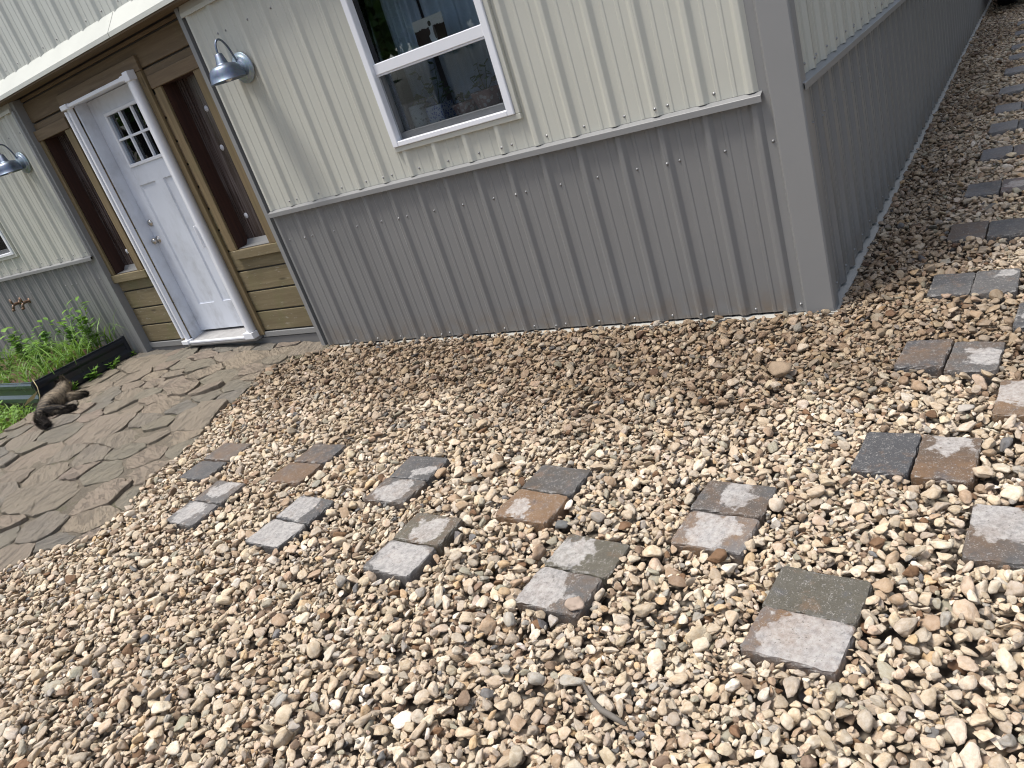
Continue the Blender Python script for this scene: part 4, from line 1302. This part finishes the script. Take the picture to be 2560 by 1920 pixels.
tap(-7.985, 0.800, 'weathered brass hose tap nearer the planter, on the grey wall')
tap(-8.225, 0.800, 'weathered brass hose tap at the left photo edge')

# ------------------------------------------------------------------ raised bed
bed_ = empty('raised_bed', (-7.4, -0.5, 0.09))
tag(bed_, 'black metal raised bed full of weeds against the grey wall', 'planter')
bx0, bx1, by0, by1, bz0, bz1 = -8.95, -6.425, -0.965, -0.045, 0.02, 0.305
cor = [(0.0, bz0), (0.0, bz0 + .05), (0.018, bz0 + .085), (0.018, bz0 + .125), (0.0, bz0 + .155), (0.0, bz0 + .205), (0.014, bz0 + .23), (0.014, bz0 + .255), (0.002, bz1 - .012), (0.008, bz1 - .004), (0.002, bz1), (-0.006, bz1 - .003), (-0.006, bz0)]
MB().prism([(bx1 + p, q) for p, q in cor], by0 + .02, by1, 'y').build('side_panel', BLACKPAINT, bed_)
MB().prism([(by0 - p, q) for p, q in cor], bx0, bx1 - .02, 'x').build('front_panel', m_paint('green_grey_planter_paint', (0.025, 0.042, 0.045), 0.25, 0.15), bed_)
MB().box(bx1 - .022, bx1 + .010, by0 - .010, by0 + .022, bz0, bz1 + .002, 0.008, seg=2).build('corner_post', BLACKPAINT, bed_)
MB().box(bx1 - .022, bx1 + .012, by1 - .03, by1 + .005, bz0, bz1 + .004, 0.008, seg=2).build('corner_post', BLACKPAINT, bed_)
sv, sfc = [], []
nsx, nsy = 30, 12
for i in range(nsx):
    for j in range(nsy):
        sv.append((bx0 + (bx1 - .02 - bx0) * i / (nsx - 1), by0 + .02 + (by1 - by0 - .04) * j / (nsy - 1), 0.235 + RNG.normal(0, 0.012)))
for i in range(nsx - 1):
    for j in range(nsy - 1): sfc.append((i * nsy + j, (i + 1) * nsy + j, (i + 1) * nsy + j + 1, i * nsy + j + 1))
so_ = MB(); so_.add(sv, sfc, 0, True)
tag(so_.build('soil', SOIL, fixn=False), 'brown potting soil inside the raised bed', 'soil', kind='stuff')


def blade(mbx, x, y, z, h, lean, az, w, seg=4, mi=0):
    v, f = [], []
    ca, sa = math.cos(az), math.sin(az)
    for k in range(seg + 1):
        t = k / seg
        d = lean * h * t * t; zz = z + h * (t - 0.35 * lean * t * t * t)
        ww = w * (1 - t) ** 0.7 if t < 1 else 0.0003
        v += [(x + ca * d - sa * ww, y + sa * d + ca * ww, zz), (x + ca * d + sa * ww, y + sa * d - ca * ww, zz)]
    for k in range(seg): f.append((2 * k, 2 * k + 1, 2 * k + 3, 2 * k + 2))
    mbx.add(v, f, mi, True)


gr = MB()
for k in range(900):
    x = RNG.uniform(-8.8, -6.47); y = RNG.uniform(-0.93, -0.07)
    dens = 0.45 + 0.55 * math.sin(x * 4.1 + 1.0) * math.cos(y * 5 + x)
    if RNG.random() > 0.55 + 0.45 * dens: continue
    tall = 0.10 + 0.20 * max(0, math.sin((x + 6.2) * 2.2 + 2.4)) + 0.12 * (y > -0.4)
    blade(gr, x, y, 0.232, RNG.uniform(0.35, 1.25) * (tall + 0.05), RNG.uniform(0.5, 2.0), RNG.uniform(0, 6.28), RNG.uniform(0.003, 0.010), 6)
tag(gr.build('grass', GRASSM, fixn=False), 'long grass growing in the raised bed', 'grass', kind='stuff')


def leafy(x, y, z, h, nst, label, spread=0.35, leaf=0.05, mat_=WEEDM, name='leafy_weed', group='leafy weeds around the raised bed', cat='weed', lw=0.45):
    t = empty(name, (x, y, z)); tag(t, label, cat, group)
    sm, lm = MB(), MB()
    for s in range(nst):
        az = RNG.uniform(0, 6.28); ln = RNG.uniform(0.1, 1.0) * spread; hh = h * RNG.uniform(0.65, 1.1)
        pts = [(x + math.cos(az) * ln * hh * (k / 5) ** 1.5, y + math.sin(az) * ln * hh * (k / 5) ** 1.5, z + hh * k / 5) for k in range(6)]
        sm.tube(pts, [0.003 * (1 - .12 * k) for k in range(6)], 5)
        nl = max(3, int(hh / 0.035))
        for q in range(nl):
            k = 1.0 + 4.0 * q / nl; i = int(k); p = Vector(pts[i]).lerp(Vector(pts[min(5, i + 1)]), k - i)
            a2 = RNG.uniform(0, 6.28); L = leaf * RNG.uniform(0.6, 1.2); up = RNG.uniform(-0.15, 0.7)
            d = Vector((math.cos(a2), math.sin(a2), up)).normalized(); w = d.cross(Vector((0, 0, 1))).normalized() * L * lw; nrm_ = w.cross(d).normalized()
            v = [p, p + d * L * .35 + w * .8 + nrm_ * L * .06, p + d * L * .35 - w * .8 + nrm_ * L * .06, p + d * L * .7 + w * .7 + nrm_ * L * .02, p + d * L * .7 - w * .7 + nrm_ * L * .02, p + d * L - nrm_ * L * .1, p + d * L * .35, p + d * L * .7 - nrm_ * L * .02]
            lm.add([tuple(c) for c in v], [(0, 6, 1), (0, 2, 6), (6, 7, 3, 1), (6, 2, 4, 7), (7, 5, 3), (7, 4, 5)], 0, True)
    sm.build('stem', mat_, t); lm.build('foliage', mat_, t, fixn=False)
    return t


leafy(-6.62, -0.22, 0.235, 0.50, 7, 'tallest leafy weed at the wall end of the raised bed', 0.3, 0.105, lw=0.22)
leafy(-6.92, -0.25, 0.235, 0.42, 8, 'leafy weed second from the right end of the raised bed, near the wall', 0.5, 0.085, lw=0.3)
leafy(-7.15, -0.55, 0.235, 0.26, 8, 'low spreading weed near the front rim of the raised bed', 0.9, 0.08, lw=0.3)
leafy(-7.38, -0.35, 0.235, 0.38, 8, 'bushy broad-leaved weed in the middle of the raised bed', 0.6, 0.085)
leafy(-7.75, -0.42, 0.235, 0.40, 8, 'bushy weed left of the middle of the raised bed', 0.7, 0.085)
leafy(-8.05, -0.60, 0.235, 0.48, 7, 'arching leafy weed at the left photo edge in the raised bed', 0.8, 0.095)
leafy(-6.52, -0.55, 0.235, 0.18, 6, 'small pale-leaved weed at the rim of the raised bed', 0.8, 0.07, lw=0.3)
leafy(-6.36, -0.30, 0.075, 0.10, 7, 'small weed at the foot of the raised bed nearest the door', 1.2, 0.06, lw=0.3)
leafy(-6.34, -0.50, 0.075, 0.12, 8, 'broad-leaved weed at the foot of the black side panel, middle one', 1.1, 0.075, lw=0.35)
leafy(-6.35, -0.72, 0.075, 0.10, 8, 'broad-leaved weed at the foot of the black side panel beside the cat', 1.3, 0.07, lw=0.35)
leafy(-6.42, -0.05, 0.08, 0.07, 6, 'tiny weed between the raised bed and the entry corner', 1.2, 0.045, lw=0.3)
# bright ground cover in front of the bed
gc = MB()
PL = [(-6.50, -1.00), (-6.36, -1.25), (-6.24, -1.50), (-6.12, -2.1), (-6.6, -2.4), (-8.6, -2.2), (-9.0, -1.0)]
k = 0
while k < 5200:
    x = RNG.uniform(-8.8, -6.1); y = RNG.uniform(-2.3, -1.0)
    if not in_poly([x], [y], PL)[0]: k += 1; continue
    k += 1
    if RNG.random() < 0.55:
        blade(gc, x, y, 0.0, RNG.uniform(0.05, 0.20), RNG.uniform(0.3, 1.4), RNG.uniform(0, 6.28), RNG.uniform(0.003, 0.007), 3)
    else:
        a2 = RNG.uniform(0, 6.28); L = RNG.uniform(0.03, 0.06); p = Vector((x, y, RNG.uniform(0.02, 0.12))); d = Vector((math.cos(a2), math.sin(a2), RNG.uniform(0, .7))).normalized(); w = d.cross(Vector((0, 0, 1))).normalized() * L * .35
        gc.add([tuple(p), tuple(p + d * L * .5 + w), tuple(p + d * L), tuple(p + d * L * .5 - w)], [(0, 1, 2, 3)], 0, True)
tag(gc.build('ground_cover', m_leaf('bright_weed_leaf', (0.09, 0.20, 0.02), (0.24, 0.40, 0.06), 6), fixn=False), 'bright green weeds growing along the patio edge in front of the raised bed', 'weeds', kind='stuff')
gsv = MB(); gsv.add([(x, y, 0.0) for x, y in PL], [tuple(range(len(PL)))])
struct(gsv.build('soil_strip', SOIL, fixn=False), 'bare earth under the weeds')
# a dry bent stalk by the corner of the bed
dsk = MB(); dsk.tube([(-6.33, -1.02, 0.06), (-6.30, -1.05, 0.13), (-6.27, -1.02, 0.20), (-6.30, -0.99, 0.27), (-6.36, -0.97, 0.33)], 0.0035, 6)
leafq = [(-6.30, -1.0, 0.24), (-6.36, -1.09, 0.20), (-6.42, -1.13, 0.15), (-6.36, -1.04, 0.18)]
dsk.add(leafq, [(0, 1, 2, 3)])
tag(dsk.build('dry_stalk', STRAW, fixn=False), 'dry bent stalk standing at the corner of the raised bed', 'stalk')

# ------------------------------------------------------------------ the cat, stretched out on its side
def make_cat():
    t = empty('cat', (-5.98, -1.05, 0.082)); tag(t, 'dark tabby cat lying on its side on the flagstones beside the raised bed', 'cat')
    V, R_, E_ = [], [], []

    def pt(p, r, prev=None):
        V.append(p); R_.append(r)
        if prev is not None: E_.append((prev, len(V) - 1))
        return len(V) - 1
    z0 = 0.082
    pel = pt((-5.955, -1.165, z0 + .070), (.068, .066))
    a = pt((-6.005, -1.095, z0 + .075), (.078, .074), pel)
    b = pt((-6.065, -1.015, z0 + .076), (.080, .075), a)
    c = pt((-6.125, -0.935, z0 + .076), (.074, .070), b)
    nk = pt((-6.175, -0.875, z0 + .085), (.050, .050), c)
    h1 = pt((-6.215, -0.845, z0 + .100), (.054, .052), nk)
    h2 = pt((-6.235, -0.800, z0 + .098), (.046, .043), h1)
    mz = pt((-6.225, -0.760, z0 + .085), (.026, .024), h2)
    e1 = pt((-6.205, -0.815, z0 + .160), (.016, .010), h1); pt((-6.200, -0.812, z0 + .190), (.005, .004), e1)
    e2 = pt((-6.275, -0.830, z0 + .140), (.016, .010), h1); pt((-6.298, -0.834, z0 + .160), (.005, .004), e2)
    # fore legs reach to the right
    f1 = pt((-6.060, -0.905, z0 + .055), (.034, .032), c); f2 = pt((-5.975, -0.872, z0 + .040), (.022, .021), f1); f3 = pt((-5.905, -0.842, z0 + .030), (.018, .017), f2); pt((-5.868, -0.826, z0 + .026), (.019, .015), f3)
    f1 = pt((-6.055, -0.925, z0 + .040), (.034, .032), c); f2 = pt((-5.985, -0.905, z0 + .026), (.022, .021), f1); f3 = pt((-5.930, -0.862, z0 + .020), (.018, .017), f2); pt((-5.898, -0.845, z0 + .018), (.019, .015), f3)
    # hind legs: thigh, hock, long foot
    g1 = pt((-5.875, -1.150, z0 + .065), (.048, .046), pel); g2 = pt((-5.800, -1.115, z0 + .050), (.028, .026), g1); g3 = pt((-5.705, -1.090, z0 + .034), (.019, .018), g2); pt((-5.625, -1.060, z0 + .032), (.019, .016), g3)
    g1 = pt((-5.885, -1.170, z0 + .045), (.046, .044), pel); g2 = pt((-5.810, -1.145, z0 + .028), (.026, .025), g1); g3 = pt((-5.725, -1.120, z0 + .020), (.018, .017), g2); pt((-5.645, -1.088, z0 + .018), (.019, .016), g3)
    # tail towards the viewer
    q = pt((-5.895, -1.235, z0 + .052), (.034, .033), pel); q = pt((-5.815, -1.275, z0 + .036), (.032, .031), q); q = pt((-5.725, -1.305, z0 + .032), (.033, .031), q); q = pt((-5.635, -1.325, z0 + .033), (.034, .031), q); q = pt((-5.560, -1.345, z0 + .032), (.031, .028), q); pt((-5.520, -1.352, z0 + .030), (.016, .015), q)
    me = bpy.data.meshes.new('cat_skeleton'); me.from_pydata(V, E_, [])
    o = bpy.data.objects.new('cat_skeleton', me); COL.objects.link(o)
    md1 = o.modifiers.new('skin', 'SKIN'); md1.use_smooth_shade = True
    for i, sv_ in enumerate(me.skin_vertices[0].data):
        sv_.radius = (R_[i][0] * 1.12, R_[i][1] * 1.12); sv_.use_root = (i == 0)
    ms = o.modifiers.new('sub', 'SUBSURF'); ms.levels = 2; ms.render_levels = 2
    dg = bpy.context.evaluated_depsgraph_get()
    bmesh_ = bpy.data.meshes.new_from_object(o.evaluated_get(dg)); bmesh_.name = 'body'
    bpy.data.objects.remove(o); bpy.data.meshes.remove(me)

    def furmat(name, br):
        g = G(name); oc = g.obj()
        sx = g.n('SeparateXYZ', _0=oc)
        # distance along the body from head to tail drives the stripes
        al = g.math('ADD', g.math('MULTIPLY', sx.outputs[0], 0.62), g.math('MULTIPLY', sx.outputs[1], -0.78))
        wv = g.math('SINE', g.math('ADD', g.math('MULTIPLY', al, 165.0), g.math('MULTIPLY', g.noise(oc, 18, 4, 0.6), 9.0)))
        n1 = g.noise(oc, 26, 5, 0.7); n2 = g.noise(oc, 130, 4, 0.7)
        c = g.mix(g.ramp(wv, [(0.3, 0), (0.8, 1)]), (0.016 * br, 0.012 * br, 0.009 * br), (0.135 * br, 0.105 * br, 0.072 * br))
        c = g.mix(g.ramp(n1, [(0.45, 0), (0.7, 0.6)]), c, (0.02 * br, 0.016 * br, 0.012 * br))
        # pale belly: the side turned to the right
        bel = g.math('ADD', g.math('MULTIPLY', sx.outputs[0], 0.78), g.math('MULTIPLY', sx.outputs[1], 0.62))
        bm_ = g.n('MapRange', Value=bel, From__Min=-5.395, From__Max=-5.315, To__Min=0.0, To__Max=1.0).outputs[0]
        bm2 = g.n('MapRange', Value=sx.outputs[0], From__Min=-5.98, From__Max=-5.88, To__Min=1.0, To__Max=0.0).outputs[0]
        c = g.mix(g.math('MULTIPLY', g.math('MULTIPLY', bm_, bm2, True), g.ramp(n1, [(0.35, 0.2), (0.7, 1)])), c, (0.42 * br, 0.34 * br, 0.24 * br))
        tl_ = g.n('MapRange', Value=sx.outputs[0], From__Min=-5.80, From__Max=-5.66, To__Min=0.0, To__Max=1.0).outputs[0]
        c = g.mix(g.math('MULTIPLY', tl_, 0.8), c, (0.020 * br, 0.014 * br, 0.011 * br))
        return g.bsdf(Base__Color=c, Roughness=0.85, Normal=g.bump(n2, 0.6, 0.006))
    FM = furmat('tabby_fur', 0.9)
    bmesh_.materials.clear(); bmesh_.materials.append(FM)
    for p in bmesh_.polygons: p.use_smooth = True; p.material_index = 0
    ob = bpy.data.objects.new('body', bmesh_); link(ob, t)
    fu = MB(); nv = [(v.co.copy(), v.normal.copy()) for v in bmesh_.vertices]
    back = Vector((0.55, -0.80, 0.0))
    for k in range(14000):
        f = bmesh_.polygons[RNG.integers(len(bmesh_.polygons))]
        vs_ = [bmesh_.vertices[i].co for i in f.vertices]; w = RNG.dirichlet([1] * len(vs_))
        p = sum((v * float(ww) for v, ww in zip(vs_, w)), Vector()); nrm_ = f.normal
        if p.z < z0 + 0.006: continue
        d = (nrm_ * 0.75 + back * 0.65 + Vector(RNG.normal(0, 0.22, 3))).normalized()
        sd = d.cross(nrm_).normalized() * 0.0013; L = RNG.uniform(0.014, 0.028)
        if p.x > -5.90 and p.y < -1.22: L *= 1.3
        p = p - nrm_ * 0.002
        fu.add([tuple(p + sd), tuple(p - sd), tuple(p + d * L)], [(0, 1, 2)])
    fu.build('fur', FM, t, fixn=False)
    em = m_plain('cat_eye', (0.35, 0.33, 0.06), 0.15, 0.1)
    for ex, ey, ez in ((-6.186, -0.786, z0 + .112), (-6.255, -0.772, z0 + .108)):
        m = MB(); m.lathe([(0.0, 0.006), (0.005, 0.003), (0.006, 0.0), (0.005, -0.003), (0.0, -0.006)], (ex, ey, ez), 10); m.build('eye', em, t)
    m = MB(); m.lathe([(0.0, 0.005), (0.006, 0.002), (0.004, -0.004), (0.0, -0.005)], (-6.222, -0.736, z0 + .088), 8); m.build('nose', m_plain('cat_nose', (0.10, 0.03, 0.03), 0.4), t)


make_cat()

# ------------------------------------------------------------------ things behind the front window
def m_cloth():
    g = G('sheer_curtain'); o = g.obj()
    st_ = g.noise(g.vscale(o, (40, 40, 1)), 1.0, 4)
    c = g.mix(st_, (0.48, 0.56, 0.66), (0.72, 0.78, 0.84))
    d = g.n('BsdfDiffuse', Color=c).outputs[0]; tt = g.n('BsdfTranslucent', Color=c).outputs[0]
    g.t.links.new(g.n('MixShader', _0=0.25, _1=d, _2=tt).outputs[0], g.out.inputs[0]); return g.m


CLOTH = m_cloth()


def curtain(x0, x1, y, z0, z1, label, ph):
    m = MB(); v, f = [], []; nx, nz = 70, 8
    for j in range(nz):
        for i in range(nx):
            u = i / (nx - 1); x = x0 + (x1 - x0) * u; zz = z0 + (z1 - z0) * j / (nz - 1)
            v.append((x + 0.006 * math.sin(j + 3 * u), y + 0.016 * math.sin(u * 42 + ph) + 0.010 * math.sin(u * 17 + ph * 2 + j * .15), zz))
    for j in range(nz - 1):
        for i in range(nx - 1): f.append((j * nx + i, j * nx + i + 1, (j + 1) * nx + i + 1, (j + 1) * nx + i))
    m.add(v, f, 0, True)
    o = m.build('curtain', CLOTH, fixn=False)
    tag(o, label, 'curtain', 'curtains behind the front window')


curtain(-2.26, -2.00, 0.245, 1.22, 2.30, 'pale blue-white curtain behind the left half of the front window', 0.0)
curtain(-1.99, -1.30, 0.25, 1.22, 2.30, 'pale blue-white curtain behind the right half of the front window', 1.7)
MB().box(-2.60, -2.315, 0.20, 0.24, 1.0, 2.35, 0.004).build('room_post', REDWOOD, house)


def m_pattern(name, bg, fg, scale, thr=0.5):
    g = G(name); o = g.obj()
    vo = g.n('TexVoronoi', Vector=o, Scale=scale).outputs['Distance']; n = g.noise(o, scale * 1.6, 5, 0.7)
    f = g.ramp(g.math('ADD', g.math('MULTIPLY', vo, 0.8), g.math('MULTIPLY', n, 0.6)), [(thr - .04, 0), (thr + .04, 1)])
    return g.bsdf(Base__Color=g.mix(f, fg, bg), Roughness=0.25)


PINKPOT = m_pattern('pink_glaze', (0.50, 0.30, 0.26), (0.75, 0.64, 0.60), 38, 0.62)
BLUEPOT = m_pattern('blue_white_glaze', (0.62, 0.66, 0.75), (0.04, 0.08, 0.40), 75, 0.60)
CRACKPOT = m_pattern('crackled_white_glaze', (0.66, 0.68, 0.64), (0.22, 0.25, 0.23), 46, 0.55)
ZS = 1.323


def potted(x, y, kind, h, r, potmat, label, stems, leaf, lh):
    t = empty('potted_plant', (x, y, ZS)); tag(t, label, 'potted plant', 'potted plants on the window sill')
    m = MB()
    if kind == 'square':
        m.box(x - r, x + r, y - r, y + r, ZS, ZS + h, 0.006, seg=2)
    elif kind == 'scallop':
        m.lathe([(0.0, 0.0), (r * .62, 0.0), (r * .8, h * .35), (r * .86, h * .7), (r, h), (r * 1.06, h + .006), (r * .92, h), (r * .8, h * .8), (0.0, h * .8)], (x, y, ZS), 36, wob=lambda a, j: 1 + (0.07 * math.cos(8 * a) if j >= 3 and j < 7 else 0))
    else:
        m.lathe([(0.0, 0.0), (r * .9, 0.0), (r, h * .1), (r, h), (r * .92, h), (r * .9, h * .9), (0.0, h * .9)], (x, y, ZS), 28)
    m.build('pot', potmat, t)
    sm, lm = MB(), MB()
    for (dx, dz) in stems:
        p0 = Vector((x, y, ZS + h * .85)); p1 = Vector((x + dx, y + RNG.uniform(-.02, .02), ZS + h + dz)); pm = p0.lerp(p1, .5) + Vector((dx * .2, 0, 0.01))
        sm.tube([p0, pm, p1], [.0025, .002, .0015], 5)
        for q in range(5):
            pp = pm.lerp(p1, q / 4); a2 = RNG.uniform(0, 6.28); L = leaf * RNG.uniform(.7, 1.15); d = Vector((math.cos(a2), math.sin(a2) * .5, RNG.uniform(-.5, .6))).normalized(); w = Vector((0, -0.35, 1)).cross(d).normalized() * L * lh
            v = [pp, pp + d * L * .4 + w, pp + d * L, pp + d * L * .4 - w]
            lm.add([tuple(c) for c in v], [(0, 1, 2, 3)], 0, True)
    sm.build('stem', POTLEAF, t); lm.build('foliage', POTLEAF, t, fixn=False)


potted(-2.165, 0.145, 'round', 0.150, 0.055, CRACKPOT, 'trailing plant in a crackled white pot, leftmost on the window sill', [(0.04, .04), (-.03, .03), (.07, .0), (.09, -.03)], .055, .4)
potted(-2.010, 0.150, 'square', 0.120, 0.060, BLUEPOT, 'leggy plant in a square blue and white pot on the window sill', [(-.07, .20), (.05, .21), (.09, .11), (-.02, .10), (.1, .06)], .05, .4)
potted(-1.830, 0.145, 'scallop', 0.085, 0.070, PINKPOT, 'low plant in the smaller pink scalloped pot on the window sill', [(-.03, .03), (.03, .02), (.0, .04)], .045, .4)
potted(-1.665, 0.150, 'scallop', 0.115, 0.085, PINKPOT, 'round-leaved plant in the larger pink scalloped pot, rightmost on the sill', [(-.07, .08), (-.02, .14), (.05, .13), (.06, .05), (-.06, .04)], .045, .5)

# picture postcard leaning inside the upper pane: sky, dark wood, two figures
g = G('photo_print'); oc = g.obj(); sp_ = g.n('SeparateXYZ', _0=oc)
hx, hz_ = sp_.outputs[0], sp_.outputs[2]
tree_ = g.math('GREATER_THAN', g.math('ADD', 0.012, g.math('MULTIPLY', g.math('SUBTRACT', g.noise(oc, 55, 4), .5), 0.03)), hz_)


def ell(cx, cz, rx, rz):
    a = g.math('DIVIDE', g.math('SUBTRACT', hx, cx), rx); b = g.math('DIVIDE', g.math('SUBTRACT', hz_, cz), rz)
    return g.math('LESS_THAN', g.math('ADD', g.math('MULTIPLY', a, a), g.math('MULTIPLY', b, b)), 1.0)


c = g.mix(tree_, (0.62, 0.58, 0.52), (0.035, 0.016, 0.012))
c = g.mix(ell(0.012, -0.030, .026, .045), c, (0.60, 0.60, 0.58))
c = g.mix(ell(-0.012, -0.008, .013, .020), c, (0.045, 0.02, 0.015)); c = g.mix(ell(0.008, 0.028, .011, .014), c, (0.05, 0.025, 0.02)); c = g.mix(ell(0.030, -0.02, .008, .034), c, (0.12, 0.09, 0.07))
PHOTO = g.bsdf(Base__Color=c, Roughness=0.3)
pm_ = MB(); pm_.box(-0.105, 0.105, -0.0006, 0.0006, -0.062, 0.062)
ph_ = place('picture_postcard', pm_.mesh('picture_postcard', PHOTO), (-1.812, 0.028, 1.818), (rad(-3), 0, 0))
tag(ph_, 'small picture postcard of two figures leaning inside the upper window pane', 'postcard')

# ------------------------------------------------------------------ vehicle at the far end of the side wall
def make_car():
    t = empty('parked_car', (1.05, 12.2, 0.0)); tag(t, 'grey car parked on the gravel at the far end of the side wall', 'car')
    PAINT = m_paint('grey_car_paint', (0.14, 0.15, 0.17), 0.2, 0.03); DARK = m_plain('black_plastic', (0.012, 0.012, 0.013), 0.5, 0.2); TY = m_plain('tyre_rubber', (0.012, 0.012, 0.012), 0.85, 0.2); GL = m_plain('car_glass', (0.01, 0.012, 0.014), 0.05, 0.1)
    X0, X1 = 0.18, 1.98
    side_ = [(9.98, .42), (9.90, .55), (9.93, .80), (10.05, .98), (10.75, 1.08), (11.35, 1.60), (12.9, 1.66), (13.75, 1.55), (14.25, 1.05), (14.32, .75), (14.28, .42)]
    v, f = [], []; n_ = len(side_)
    for k, (xx, ins) in enumerate(((X0, 0.10), (X0 + .03, 0.03), (X0 + .12, 0.0), (X1 - .12, 0.0), (X1 - .03, 0.03), (X1, 0.10))):
        cy, cz = 12.1, .85
        for (y, z) in side_:
            tx = 0.16 * max(0, (z - 1.0) / .65); xx2 = xx + (tx if xx < 1 else -tx)
            v.append((xx2, y + (cy - y) * ins * .12, z + (cz - z) * ins * .5))
    for k in range(5):
        for i in range(n_): f.append((k * n_ + i, k * n_ + (i + 1) % n_, (k + 1) * n_ + (i + 1) % n_, (k + 1) * n_ + i))
    f += [tuple(range(n_))[::-1], tuple(range(5 * n_, 6 * n_))]
    m = MB(); m.add(v, f, 0, False); body = m.build('body', PAINT, t)
    MB().box(X0 + .02, X1 - .02, 9.86, 10.02, .30, .52, 0.03, seg=2).build('bumper', DARK, t)
    MB().box(X0 + .10, X1 - .10, 9.875, 9.93, .60, .72, 0.015).build('grille', DARK, t)
    for xx in (X0 + .06, X1 - .26): MB().box(xx, xx + .20, 9.885, 9.99, .70, .84, 0.02).build('headlight', CHROME, t)
    MB().box(X0 + .005, X0 + .06, 9.93, 10.0, .45, .62, 0.01).build('fog_light_trim', CHROME, t)
    MB().add([(X0 + .20, 10.86, 1.17), (X1 - .20, 10.86, 1.17), (X1 - .27, 11.33, 1.575), (X0 + .27, 11.33, 1.575)], [(0, 1, 2, 3)]).build('windscreen', GL, t)
    for (xx, yy) in ((X0 + .10, 10.62), (X1 - .10, 10.62), (X0 + .10, 13.4), (X1 - .10, 13.4)):
        m = MB(); m.lathe([(.20, -.105), (.31, -.11), (.335, -.07), (.335, .07), (.31, .11), (.20, .105)], (xx, yy, .335), 28, 'x'); w = m.build('wheel', TY, t)
        m = MB(); m.lathe([(0, -.08), (.06, -.085), (.17, -.06), (.205, -.10), (.205, .10), (.17, .06), (.06, .085), (0, .08)], (xx, yy, .335), 20, 'x'); m.build('rim', CHROME, w)


make_car()


# ------------------------------------------------------------------ trees across the yard, mirrored in the panes, plus unseen sky blockers
def tree(x, y, h, seed, label, cnt=4500, lf=(.07, .15)):
    r = np.random.default_rng(seed)
    t = empty('tree', (x, y, -0.05)); tag(t, label, 'tree', 'trees across the yard')
    m = MB(); m.tube([(x, y, -.1), (x + .1, y, h * .25), (x - .05, y + .1, h * .55), (x, y, h * .9)], [.24, .18, .11, .03], 8)
    tips = []
    for k in range(14):
        a = r.uniform(0, 6.28); z = h * r.uniform(.25, .8); L = h * r.uniform(.15, .33) * (1.15 - z / h)
        p1 = (x + math.cos(a) * L, y + math.sin(a) * L, z + L * .5); m.tube([(x, y, z), ((x + p1[0]) / 2, (y + p1[1]) / 2, z + L * .35), p1], [.07, .045, .02], 6); tips.append((p1, L))
    m.build('trunk', BARK, t)
    v = np.zeros((cnt * 4, 3)); 
    cl = [(np.array(p), .55 + .45 * r.random()) for p, L in tips for _ in range(3)] + [(np.array((x + r.normal(0, h * .12), y + r.normal(0, h * .12), h * r.uniform(.5, .98))), .7) for _ in range(14)]
    for k in range(cnt):
        c_, rr = cl[r.integers(len(cl))]; d = r.normal(size=3); d /= np.linalg.norm(d); p = c_ + d * rr * r.random() ** .4 + r.normal(0, .15, 3)
        u = r.normal(size=3); u /= np.linalg.norm(u); w = np.cross(u, r.normal(size=3)); w /= np.linalg.norm(w); s = r.uniform(*lf)
        v[4 * k:4 * k + 4] = (p, p + u * s + w * s * .5, p + u * s * 2, p + u * s - w * s * .5)
    m = MB(); m.add(v.tolist(), [(4 * k, 4 * k + 1, 4 * k + 2, 4 * k + 3) for k in range(cnt)]); m.build('crown', TREELEAF, t, fixn=False)


tree(-15.5, -6.6, 6.5, 3, 'leafy tree mirrored in the left panes of the white door', 3000)
tree(-19.5, -11.0, 8.0, 4, 'taller leafy tree mirrored in the middle of the door panes', 3000)
tree(-9.8, -10.2, 8.0, 5, 'broad leafy tree mirrored in the left of the front window', 15000, (.10, .20))
tree(-6.9, -12.0, 8.0, 9, 'broad leafy tree mirrored in the right of the front window', 15000, (.10, .20))
tree(5.2, 3.0, 6.0, 6, 'nearer unseen tree added to darken the side wall from the right', 15000, (.10, .20))  # unseen, added to cut sky light on the side wall
tree(5.2, 7.5, 6.5, 7, 'farther unseen tree added to darken the side wall from the right', 15000, (.10, .20))  # second unseen tree added against the sky on the right
tree(2.6, 18.5, 7.5, 8, 'unseen leafy tree added behind the parked car to block far sky')  # unseen, added to block sky light from the far end
